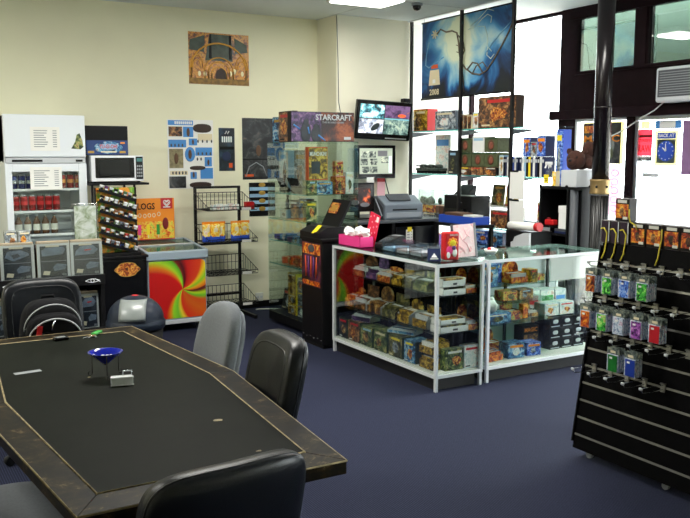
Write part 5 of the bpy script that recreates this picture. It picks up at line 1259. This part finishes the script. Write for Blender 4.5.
# comics and boxes on the lower glass shelf
t = thing('comic_rack','white wire rail holding two comics on the lower window shelf','rail',(5.62,6.42,T3),NX)
b = MB(); b.lohi((-.24,-.02,.19),(.24,.05,.20),'white').lohi((-.24,-.022,.19),(.24,-.018,.235),'white').lohi((-.24,-.0,0),(-.23,.05,.19),'white').lohi((.23,0,0),(.24,.05,.19),'white'); b.build('rail_frame',t)
b = MB()
for k in range(9): b.lohi((-.21+.048*k,-.0232,.203),(-.18+.048*k,-.0222,.225),'grey')
b.build('price_strip',t)
for i,(y,k) in enumerate(((6.53,'forest'),(6.32,'fantasy'))):
    o = carton('comic',['comic with green cover on the white rail, left of the purple-topped one','comic with purple corner on the white rail, left of the paper sheets'][i],'comic',5.60,y,T3+.2015,.19,.012,.22,A[['olive','mixed'][i]],'white',NX,'comics on the white rail',band=[None,'purple'][i],tilt=-.1)
carton('comic','comic with colourful cover right of the paper sheets','comic',5.60,5.86,T3,.17,.02,.27,A['mixed'],'white',NX,'comics on the white rail',band='purple')
bx('dark brown box with gold pictures on the lower window shelf','x' and 6.30,T3,.30,.17,A['brown_art'],'black',.12,5.50)
bx('grey box on the lower window shelf right of the last upright','x' and 5.95,T3,.24,.10,A['grey_art'],'grey',.12,5.50)
# lowest level: window ledge
bx('colourful fantasy box on the window ledge below the first uprights',7.43,T4,.33,.17,A['fire'],'purple',.14,5.46)
bx('white box at the left end of the window ledge',7.66,T4,.10,.24,'white','white',.12,5.46,nm='white_box',cat='box')
for r in range(2):
    for i,y in enumerate((6.74,6.52,6.30)): bx('dark blue box on the window ledge, %s from the left in the %s row'%(ORD[i],['bottom','top'][r]),y,T4+.135*r,.19,.133,A['sea'] if (i+r)%2 else A['blue_art'],'navy',.14,5.46)

# blue hanging poster
p = thing('hanging_banner','large blue fantasy banner with pale swirling figure hanging in front of the window','banner',(5.405,6.87,2.645))
p.rotation_euler = (0,0,0)
b = MB(); b.lohi((0,-.735,-.395),(.003,.735,.41),'night_print'); bn = b.build('printed_sheet',p)
b = MB(); b.cyl((.0015,-.745,-.40),(.0015,.745,-.40),.010,'black',n=10); b.build('bottom_rod',p)
b = MB(); b.cyl((.0015,-.745,.413),(.0015,.745,.413),.008,'black',n=10); b.build('top_rod',p)
for y in (-.7,.7): b = MB(); b.tube([(.0015,y,.413),(.0015,y,.455)],.002,'grey',5); b.build('hanging_cord',p)
b = MB(); L = lambda y,z,k=1: (-.0008*k,y,z)      # y: + is left in the photo
def ypoly(pts,m,k=1): b.poly([L(y,z,k) for y,z in pts],m,(-.0006,0,0))
def curve(pts,r,m): b.tube([(-.004,y,z) for y,z in pts],r,m,6)
curve([(.46,.27),(.40,.31),(.30,.27),(.20,.27),(.12,.24),(.09,.14),(.075,.04),(.05,-.05),(-.03,-.13),(-.14,-.19),(-.26,-.21),(-.36,-.18),(-.46,-.09),(-.58,.04),(-.68,.16),(-.73,.24)],.009,'bone_dark')
curve([(.11,.22),(.02,.15),(-.01,.05),(.04,-.02),(.075,.05)],.008,'bone_dark'); curve([(.05,-.05),(.02,-.16),(.0,-.26),(-.01,-.36)],.006,'bone_dark'); curve([(-.06,-.14),(-.14,-.08),(-.22,-.10),(-.30,-.19)],.008,'bone_dark'); curve([(.13,.12),(.07,.10),(.0,.11)],.005,'bone_dark'); curve([(.12,.05),(.06,.03),(.01,.04)],.005,'bone_dark')
curve([(-.14,-.19),(-.20,-.12),(-.30,-.09),(-.38,-.17)],.006,'bone_dark')
for pts in (((-.06,.25),(-.18,.27),(-.28,.33),(-.36,.36),(-.42,.33),(-.41,.27)),((-.10,.28),(-.24,.34),(-.36,.41),(-.45,.38)),((-.22,.26),(-.32,.25),(-.36,.16),(-.37,.05),(-.43,.0)),((-.37,.05),(-.36,-.03),(-.42,-.07),(-.47,-.03))): curve(pts,.005,'cloud_pale')
curve([(.60,.20),(.65,.06),(.66,-.04),(.60,-.07),(.52,-.04),(.42,-.01),(.34,.02)],.006,'cloud_blue')
curve([(-.34,-.02),(-.44,.08),(-.56,.16),(-.70,.24)],.006,'cloud_blue')
for k in range(7): b.tube([(-.003,.50,.27),(-.003,.50+.055*math.cos(2*PI*k/7),.27+.045*math.sin(2*PI*k/7))],.008,'cream',5)
ypoly([(.60,-.26),(.40,-.26),(.42,-.10),(.58,-.10)],'cream',4); ypoly([(.56,-.085),(.44,-.085),(.44,-.045),(.56,-.045)],'orange_deep',4); ypoly([(.53,-.24),(.48,-.24),(.48,-.2),(.53,-.2)],'white',6)
b.build('printed_picture',bn)
text('lettering','2008',.085,'cream',(-.004,.50,-.335),FX,bn)
# paper sheets on the last upright
for i,(y,z,h,r_) in enumerate(((5.965,1.235,.262,.02),(5.95,.955,.270,-.05))):
    t = thing('paper_sheet',['white paper sheet hanging on the last upright, upper one','white paper sheet hanging on the last upright, lower one'][i],'paper',(5.341,y,z),0)
    b = MB(); b.lohi((-.001,-.098,0),(.001,.098,h),'paper'); o_ = b.build('sheet',t); o_.rotation_euler = (r_,0,0)
    b = MB(); b.lohi((-.004,-.02,h-.012),(.004,.12,h+.004),'black'); b.build('clip',t)
# black bookcase with bear, box, bottle
t = thing('black_bookcase','black open bookcase behind the bright counter, left of the pole','bookcase',(0,0,0))
b = MB(); b.lohi((5.30,5.175,1.345),(5.72,5.625,1.37),'black',.003); b.build('top_board',t)
for y in (5.60,5.265): b = MB(); b.lohi((5.305,y,0),(5.72,y+.02,1.345),'black'); b.build('side_panel',t)
b = MB(); b.lohi((5.70,5.285,0),(5.715,5.60,1.345),'black'); b.build('back_panel',t)
for z in (.955,.62,.10): b = MB(); b.lohi((5.31,5.285,z-.02),(5.70,5.60,z),'black'); b.build('shelf',t)
b = MB(); b.cyl((5.335,5.225,0),(5.335,5.225,1.345),.035,'grey_dark',n=20); b.build('sheen_post',t)  # grey post stands in for the reflection along the black bookcase side
b = MB(); b.lohi((5.38,5.18,0),(5.715,5.26,1.345),'black'); b.build('end_panel',t)
for y in (5.60,5.28): b = MB(); b.ell((5.296,y,1.372),(.014,.014,.014),'black',1,1,12,8); b.build('corner_knob',t)
b = MB(); b.lohi((-.10,-.05,0),(.10,.05,.20),'white',.003).lohi((-.103,-.053,.14),(.103,.053,.203),'white',.003); o = b.build('white_box',None,(5.44,5.36,.997)); tag(o,'white box with lid on the bookcase shelf','box')
b = MB()
for k in range(2): b.lohi((5.33,5.30,.956+.02*k),(5.55,5.44,.975+.02*k),['navy','grey_dark'][k],.002)
o = b.build('book_pile') if False else None
if o is None: b.bm.free()
for k in range(2):
    b = MB(); b.lohi((-.11,-.075,0),(.11,.075,.0195),['navy','grey_dark'][k],.002).lohi((-.107,-.076,.003),(.107,-.07,.0165),'offwhite'); o = b.build('book',None,(5.44,5.37,.956+.0205*k)); tag(o,'%s book lying under the white box in the bookcase'%('navy','dark grey')[k],'book')
b = MB(); b.lohi((-.03,-.055,0),(.03,.055,.05),'red',.01); b.ell((0,.03,.055),(.02,.02,.012),'red_dark',1,1,12,6); o = b.build('red_case',None,(5.36,5.52,1.02)); 
tag(o,'small red case on the paper roll in the bookcase','case')
b = MB(); b.lohi((5.31,5.47,.956),(5.50,5.585,1.0195),'black_gloss',.004).lohi((5.308,5.48,.97),(5.312,5.575,1.0),'grey'); o = b.build('cash_tin'); tag(o,'black tin under the small red case in the bookcase','tin')
t = thing('paper_roll','long white paper roll with red end cap lying across the drawer unit','paper roll',(0,0,0))
b = MB(); b.cyl((5.02,5.68,1.02),(5.02,5.34,1.03),.036,'paper',n=18); b.build('roll',t); b = MB(); b.cyl((5.02,5.345,1.03),(5.02,5.30,1.031),.038,'red',n=18); b.build('end_cap',t)
t = thing('drawer_unit','black drawer unit behind the bright counter under the paper roll','drawer unit',(0,0,0))
b = MB(); b.lohi((4.92,5.32,0),(5.26,5.74,.835),'black',.004); b.build('body',t)
for k in range(4): b = MB(); b.lohi((4.912,5.335,.04+.2*k),(4.921,5.725,.22+.2*k),'black_gloss',.002); d_ = b.build('drawer',t); b = MB(); b.lohi((4.902,5.48,.12+.2*k),(4.912,5.58,.135+.2*k),'grey'); b.build('handle',d_)
b = MB(); b.lohi((4.99,5.36,.8355),(5.22,5.70,.983),'black',.004); o = b.build('dark_crate'); tag(o,'black crate between drawer unit and paper roll','crate')
t = thing('grey_cover','grey rounded plastic cover standing before the black crate','cover',(4.945,5.44,.8355))
b = MB(); b.poly([(-.012,.13,0),(-.012,.13,.05),(-.012,.10,.06),(-.012,.08,.10),(-.012,-.03,.14),(-.012,-.10,.145),(-.012,-.10,0)],'grey_light',(.024,0,0)); b.build('shell',t); b = MB(); b.lohi((-.02,-.10,0),(.03,.13,.006),'grey_dark'); b.build('base',t)
t = thing('carton_box','white cardboard box under the brown plush bear','box',(5.41,5.265,1.3705))
b = MB(); b.lohi((-.11,-.09,0),(.11,.09,.145),'grey_light',.003); b.build('box_body',t); b = MB(); b.lohi((-.1105,-.004,.144),(.1105,.004,.146),'offwhite'); b.build('tape_seam',t)
t = thing('plush_bear','brown plush bear lying on the white box beside the pole','plush toy',(5.40,5.27,1.515),NX+.35); t.scale = (.86,.74,.92)
b = MB()
for c,rad in (((0,.13,.085),(.105,.12,.085)),((-.005,-.02,.095),(.098,.088,.092)),((-.02,-.105,.072),(.048,.045,.04)),((-.085,.0,.175),(.032,.02,.032)),((.075,.01,.18),(.032,.02,.032)),((-.095,.10,.05),(.05,.07,.045)),((.10,.11,.05),(.045,.08,.045)),((.06,.16,.19),(.07,.07,.08))): b.ell(c,rad,'plush',1,1,18,12)
bd = b.build('bear_body',t); rm = bd.modifiers.new('blend','REMESH'); rm.mode='VOXEL'; rm.voxel_size=.007; sm = bd.modifiers.new('soft','SMOOTH'); sm.iterations = 4
b = MB(); b.ell((-.02,-.142,.088),(.020,.012,.014),'black',1,1,12,8); b.build('nose',t)
for sx in (-1,1): b = MB(); b.ell((-.01+sx*.042,-.098,.118),(.010,.008,.010),'black_gloss',1,1,12,8); b.build('eye',t)
t = thing('spray_bottle','clear spray bottle with white trigger and yellow label on the bookcase end','spray bottle',(5.38,5.58,1.3705))
b = MB(); b.lathe([(.0,0),(.034,0),(.036,.01),(.036,.11),(.014,.15),(.014,.165),(0,.165)],'plastic_clear',n=18); b.build('bottle_body',t)
b = MB(); b.cyl((0,0,.163),(0,0,.185),.016,'white',n=14); b.box((-.01,0,.20),(.075,.022,.028),'white',None,.005); b.box((-.045,0,.175),(.008,.014,.04),'white',(0,.5,0)); b.build('trigger_head',t)
b = MB(); b.lohi((-.039,-.03,.02),(-.036,.03,.10),'yellow'); b.lohi((-.0405,-.02,.045),(-.039,.02,.05),'black').lohi((-.0405,-.02,.06),(-.039,.02,.065),'black'); b.build('yellow_label',t)
bx('tall blue box standing at the bookcase end beside the spray bottle',5.555,1.3705,.085,.50,A['blue_art'],'blue',.10,5.52)
bx('small cream tube box on the bookcase between bottle and white box',5.475,1.3705,.045,.13,A['chips'],'cream',.05,5.36)

# ------------------------------------------------------------------ iron pole, shop-front signs
t = thing('iron_pole','dark glossy iron pole with brass collar in the middle of the shop front','pole',(5.46,5.055,0))
b = MB(); b.cyl((0,0,1.43),(0,0,HC),.072,'pole_black',n=40); b.build('upper_shaft',t)
b = MB(); n = 64; i = b.mi('black_ribbed'); ra = []
for z in (.12,1.30): ra.append([b.bm.verts.new(((.070+.006*math.cos(16*2*PI*k/n))*math.cos(2*PI*k/n),(.070+.006*math.cos(16*2*PI*k/n))*math.sin(2*PI*k/n),z)) for k in range(n)])
for k in range(n): b.face([ra[0][k],ra[0][(k+1)%n],ra[1][(k+1)%n],ra[1][k]],i,True)
b.face(ra[0],i); b.face(ra[1],i); b.build('fluted_shaft',t)
b = MB(); b.lathe([(.0,1.315),(.084,1.315),(.088,1.325),(.084,1.335),(.084,1.42),(.088,1.43),(.084,1.44),(0,1.44)],'brass',n=40); cl = b.build('brass_collar',t)
b = MB()
for k in range(6): a=2*PI*k/6+.4; b.ell((.085*math.cos(a),.085*math.sin(a),1.378),(.011,.011,.011),'black',1,1,10,6)
b.build('collar_studs',cl)
b = MB(); b.lathe([(0,0),(.10,0),(.10,.03),(.09,.07),(.08,.12),(0,.12)],'pole_black',n=32); b.build('base',t)
b = MB(); b.lathe([(.072,2.03),(.076,2.035),(.076,2.045),(.072,2.05)],'pole_black',n=32); b.build('ring',t)
GX = RX+.0445
def gsign(name,label,cat,y0,y1,z0,z1,m,group=None):
    o = MB().lohi((GX-.003,y0,z0),(GX-.0005,y1,z1),m).build(name); return tag(o,label,cat,group)
p = gsign('shop_poster','dark shop poster with orange lettering and pale border, behind the iron pole','poster',5.60,6.12,1.555,1.965,'lit_cream')
b = MB(); b.lohi((GX-.0045,5.635,1.56),(GX-.003,6.115,1.955),A['darkposter']); b.lohi((GX-.006,5.93,1.86),(GX-.004,6.10,1.93),A['fire']); b.ell((GX-.005,5.80,1.74),(.001,.09,.13),'bin_flap',1,.8,16,6); b.ell((GX-.006,5.78,1.66),(.001,.06,.07),'olive_box',1,1,14,6); b.build('picture',p)
text('lettering','MAGIC',.09,'orange',(GX-.0065,5.875,1.80),FX,p,.45)
p = gsign('shop_poster','pale pink poster with curly drawings below the dark poster behind the pole','poster',5.60,5.80,1.06,1.545,'pinkpaper')
b = MB()
for k in range(5): b.tube([(GX-.004,5.69+.045*math.cos(2*PI*j/14),1.13+.085*k+.03*math.sin(2*PI*j/14)) for j in range(14)],.004,'pink_pale',5,True)
b.build('curly_drawing',p)
p = gsign('shop_poster','white sheet with faint pink print on the side window left of the pole','poster',5.84,6.15,1.10,1.54,'lit_white')
p = gsign('red_sign','red and black sign with large red lettering on the glass door','sign',5.265,5.44,1.635,1.88,'sign_pink')
b = MB(); b.lohi((GX-.0045,5.267,1.805),(GX-.003,5.438,1.83),'red_dark'); b.build('red_band',p); b = MB(); b.lohi((GX-.003,5.265,1.587),(GX-.0005,5.44,1.634),'grey_dark'); b.build('dark_band',p)
text('lettering','STREET',.04,'red',(GX-.005,5.352,1.775),FX,p,.14); text('lettering','RAW',.09,'red',(GX-.005,5.352,1.70),FX,p,.15); text('lettering','EXPANSION',.026,'white',(GX-.005,5.352,1.622),FX,p,.14); text('lettering','NOW',.026,'white',(GX-.005,5.352,1.598),FX,p,.06)
p = gsign('clock_sign','cream sign with blue clock face reading back at on the glass door','sign',4.985,5.235,1.545,1.865,'lit_cream')
b = MB(); b.lohi((GX-.0045,5.01,1.79),(GX-.003,5.21,1.845),'blue'); b.lohi((GX-.0045,5.01,1.57),(GX-.003,5.21,1.785),'lit_grey')
b.cyl((GX-.0045,5.11,1.68),(GX-.006,5.11,1.68),.092,'blue',n=32); b.build('blue_print',p)
b = MB()
for a,l,wd in ((95,.07,.016),(140,.05,.018)):
    c,s = math.cos(R(a)), math.sin(R(a)); b.poly([(GX-.0065,5.11-q*(-s)*0+ -(c*u - s*v),1.68+(s*u + c*v)) for u,v,q in ((0,-wd/2,0),(l,-wd/4,0),(l,wd/4,0),(0,wd/2,0))],'white',(-.0008,0,0))
for k in range(12): a = 2*PI*k/12; b.ell((GX-.0065,5.11+.078*math.cos(a),1.68+.078*math.sin(a)),(.001,.006,.006),'white',1,1,8,5)
b.build('clock_hands',p)
text('lettering','BACK AT',.045,'white',(GX-.0055,5.11,1.818),FX,p,.17)
gsign('door_sticker','small grey notice on the glass door below the red sign','notice',5.18,5.36,1.44,1.48,'grey_light')
p = gsign('door_sticker','blue and white strip sticker at the top of the glass door','sticker',4.96,5.24,1.88,1.955,'blue_sky'); MB().lohi((GX-.0045,5.02,1.885),(GX-.003,5.19,1.95),'white').build('white_field',p)
gsign('shop_poster','mauve grey poster at the right of the clock sign on the glass door','poster',4.55,4.94,1.47,1.95,'mauve_grey')
gsign('door_sticker','small yellowish sticker above the red sign on the glass door','sticker',5.30,5.40,1.885,1.955,'lit_cream')
t = thing('wall_heater','silver-framed dark grille unit mounted above the glass door at right','wall unit',(0,0,0))
b = MB(); b.lohi((6.10,4.45,2.10),(6.30,5.06,2.40),'grey_light',.02); b.build('casing',t)
b = MB(); b.lohi((6.094,4.48,2.145),(6.104,5.03,2.375),'grey_dark',.004)
for k in range(10): b.lohi((6.09,4.50,2.16+.021*k),(6.096,5.01,2.166+.021*k),'grey')
b.build('grille',t)
b = MB(); b.tube([(6.2,5.04,2.11),(6.22,5.16,2.04),(6.22,5.30,1.98),(6.23,5.52,1.87),(6.26,5.75,1.80)],.006,'grey_light',6); o = b.build('heater_cable'); tag(o,'pale cable sagging from the grille unit towards the pole','cable')

# ------------------------------------------------------------------ slat wall stand with hooks and packs
KS = .203/1.281
sx_ = lambda z: 3.316+KS*(z-.03)
t = thing('slatwall_stand','tall black slat wall stand with leaning face and hooks at the right','display stand',(0,0,0))
Y0,Y1,ZB,ZT = 1.7,3.20,.047,1.172
b = MB(); b.poly([(sx_(ZB),Y0,ZB),(sx_(ZT),Y0,ZT),(sx_(ZT)+.30,Y0,ZT),(sx_(ZB)+.70,Y0,ZB)],'slat_black',(0,Y1-Y0,0)); b.build('board',t)
ang = math.atan(KS)
b = MB(); grz = [.124+.0945*k for k in range(11)]
for z in grz: b.box((sx_(z)-.0005,(Y0+Y1)/2,z),(.004,Y1-Y0-.004,.011),'groove_alu',(0,ang,0))
b.build('groove_strips',t)
b = MB(); b.box((sx_(.62)-.002,Y1+.004,.62),(.02,.008,1.09),'black_matt',(0,ang,0)); b.build('edge_strip',t)
for x,y in ((3.37,3.12),(3.97,3.12),(3.37,2.62),(3.37,1.8),(3.97,1.8)):
    b = MB(); b.cyl((x-.010,y,.019),(x+.010,y,.019),.019,'grey',n=16); b.lohi((x-.013,y-.012,.034),(x+.013,y+.012,.048),'grey_dark'); b.build('caster',t)
HY = [3.125-.112*k for k in range(7)]
def hook(z,y,n):
    h = thing('display_hook','chrome display hook, %s from the left in the %s row of the slat stand'%(ORD[n[1]],ORD[n[0]]),'hook',(sx_(z)-.003,y,z),0,'chrome hooks on the slat stand')
    b = MB(); b.box((-.003,0,0),(.005,.026,.045),'groove_alu',(0,ang,0)); b.box((-.004,0,.02),(.012,.030,.006),'groove_alu'); b.build('back_plate',h)
    b = MB(); b.tube([(-.004,0,-.008),(-.08,0,-.012),(-.15,0,-.006),(-.163,0,.010)],.0028,'chrome',6); b.build('prong',h)
    b = MB(); b.tube([(-.004,0,.012),(-.08,0,.016),(-.163,0,.018)],.002,'chrome',6); b.ell((-.166,0,.016),(.004,.011,.008),'grey_light',.6,.8,10,6); b.build('label_arm',h)
    return h
rows = [(grz[10],7),(grz[8],7),(grz[6],6),(grz[4],5)]
for ri,(z,n) in enumerate(rows):
    for k in range(n): hook(z,HY[k]+(0 if ri!=2 else .0),(ri,k))
def pack(z,y,a,label,solid,depth,wd=.072,group='hanging card packs on the slat stand',back=True):
    t = thing('card_sleeve_pack',label,'card pack',(sx_(z)-depth,y,z-.012),0,group)
    b = MB(); b.lohi((-.0012,-wd/2-.004,-.044),(.0012,wd/2+.004,-.008),A['header']); b.lohi((-.002,-wd*.2,-.034),(-.0012,wd*.25,-.022),'cream'); b.build('header_card',t)
    b = MB(); b.lohi((-.007,-wd/2,-.132),(.007,wd/2,-.040),A['holo'],.003); b.build('plastic_pouch',t)
    b = MB(); b.lohi((-.0095,-wd/2+.004,-.129),(-.0075,wd/2-.010,-.044),a); b.lohi((-.0105,-wd*.02,-.064),(-.0095,wd*.22,-.054),'white'); b.build('printed_card',t)
    return t
mm = {'red':'sleeve_red','green':'sleeve_green','blue':'sleeve_blue'}
def packs(z,y,a,label,nback=3):
    pack(z,y,a,label,False,.146)
    for k in range(nback): pack(z,y-.0,A['holo'] if not isinstance(a,str) else a,'pack hanging %s behind the '%['directly','second','third'][k]+label.replace('pack of ',''),False,.128-.019*k)
packs(rows[0][0],HY[0],A['redgold'],'pack of red figure sleeves, first in the top row')
packs(rows[0][0],HY[1],A['green_art'],'pack of green dragon sleeves, second in the top row')
packs(rows[0][0],HY[2],A['blue_art'],'pack of blue warrior sleeves, third in the top row')
packs(rows[0][0],HY[3],A['green_art'],'pack of bright green face sleeves, fourth in the top row')
packs(rows[1][0],HY[0],A['fire'],'pack of orange figure sleeves, first in the second row')
packs(rows[1][0],HY[1],A['green_art'],'pack of green figure sleeves, second in the second row')
packs(rows[1][0],HY[2],A['holo'],'pack of rainbow figure sleeves, third in the second row')
packs(rows[1][0],HY[3],A['purple_art'],'pack of purple figure sleeves, fourth in the second row')
packs(rows[1][0],HY[4],'sleeve_red','pack of plain red sleeves, last in the second row',2)
packs(rows[2][0],HY[2],'sleeve_green','pack of plain green sleeves in the third row',2)
packs(rows[2][0],HY[3],'sleeve_blue','pack of plain blue sleeves in the third row',2)
# deck boxes on top with yellow ribbons
def deckbox(y,z,label,front,x=3.535,rz=NX):
    bw = .046 if front else .030
    t = thing('card_deck_box',label,'deck box',(x,y,z),rz,'deck boxes on top of the slat stand')
    b = MB(); b.lohi((-bw,-.030,0),(bw,.030,.122),'deck_grey',.003); b.build('box_body',t)
    if front:
        b = MB(); b.lohi((-.044,-.0312,.004),(.044,-.030,.118),'black'); b.lohi((-.042,-.032,.018),(.042,-.031,.092),A['fire']); b.lohi((-.03,-.0325,.098),(.03,-.031,.114),'offwhite'); b.ell((0,-.0322,.05),(.016,.0008,.024),A['brown_art'],1,1,12,6); b.ell((.016,-.0322,.045),(.010,.0008,.018),A['redgold'],1,1,10,6); b.lohi((.008,-.033,.012),(.038,-.031,.026),'offwhite'); b.build('front_picture',t)
    else:
        b = MB(); b.lohi((-.024,-.0312,.006),(.020,-.030,.116),'mauve_grey'); b.lohi((.021,-.0315,.01),(.028,-.0305,.118),'grey_light'); b.build('back_label',t)
    return t
ZP = ZT+.0005
for i,y in enumerate((3.195,3.13,3.065)): deckbox(y,ZP,'grey-backed deck box on the stand top, %s from the left'%ORD[i],False)
for i,y in enumerate((2.975,2.875,2.765,2.665,2.555,2.455,2.345)): deckbox(y,ZP,'dark deck box with orange warrior picture on the stand top, %s of those in front'%ORD[i],True)
deckbox(3.085,ZP+.123,'dark deck box with orange warrior picture stacked on the grey-backed ones',True)
def ribbon(label,pts):
    i = b_ = MB(); b_.tube(pts,.004,'ribbon_yellow',6)
    o = b_.build('yellow_ribbon'); tag(o,label,'ribbon','yellow ribbons on the deck boxes')
fx = 3.535-.036
for i,y in enumerate((3.185,3.12,3.055)):
    ribbon('yellow ribbon hanging from the grey-backed deck boxes, %s from the left'%ORD[i],[(fx,y+.035,ZP+.075),(fx-.004,y+.01,ZP+.08),(fx-.008,y-.015,ZP+.055),(fx-.01,y-.012,ZP),(fx-.014,y-.006,ZP-.05),(fx-.024,y+.004,ZP-.085)])
for i,y in enumerate((2.82,2.61)):
    ribbon('yellow ribbon hanging between the orange-pictured deck boxes, %s'%('left one','right one')[i],[(fx,y,ZP+.10),(fx-.005,y-.004,ZP+.05),(fx-.01,y+.002,ZP),(fx-.015,y+.006,ZP-.05),(fx-.024,y+.014,ZP-.085)])
ribbon('yellow ribbon hanging from the stacked deck box',[(3.501,3.035,ZP+.19),(3.497,3.03,ZP+.15),(3.495,3.02,ZP+.125),(3.495,2.985,ZP+.11),(3.497,2.975,ZP+.085)])
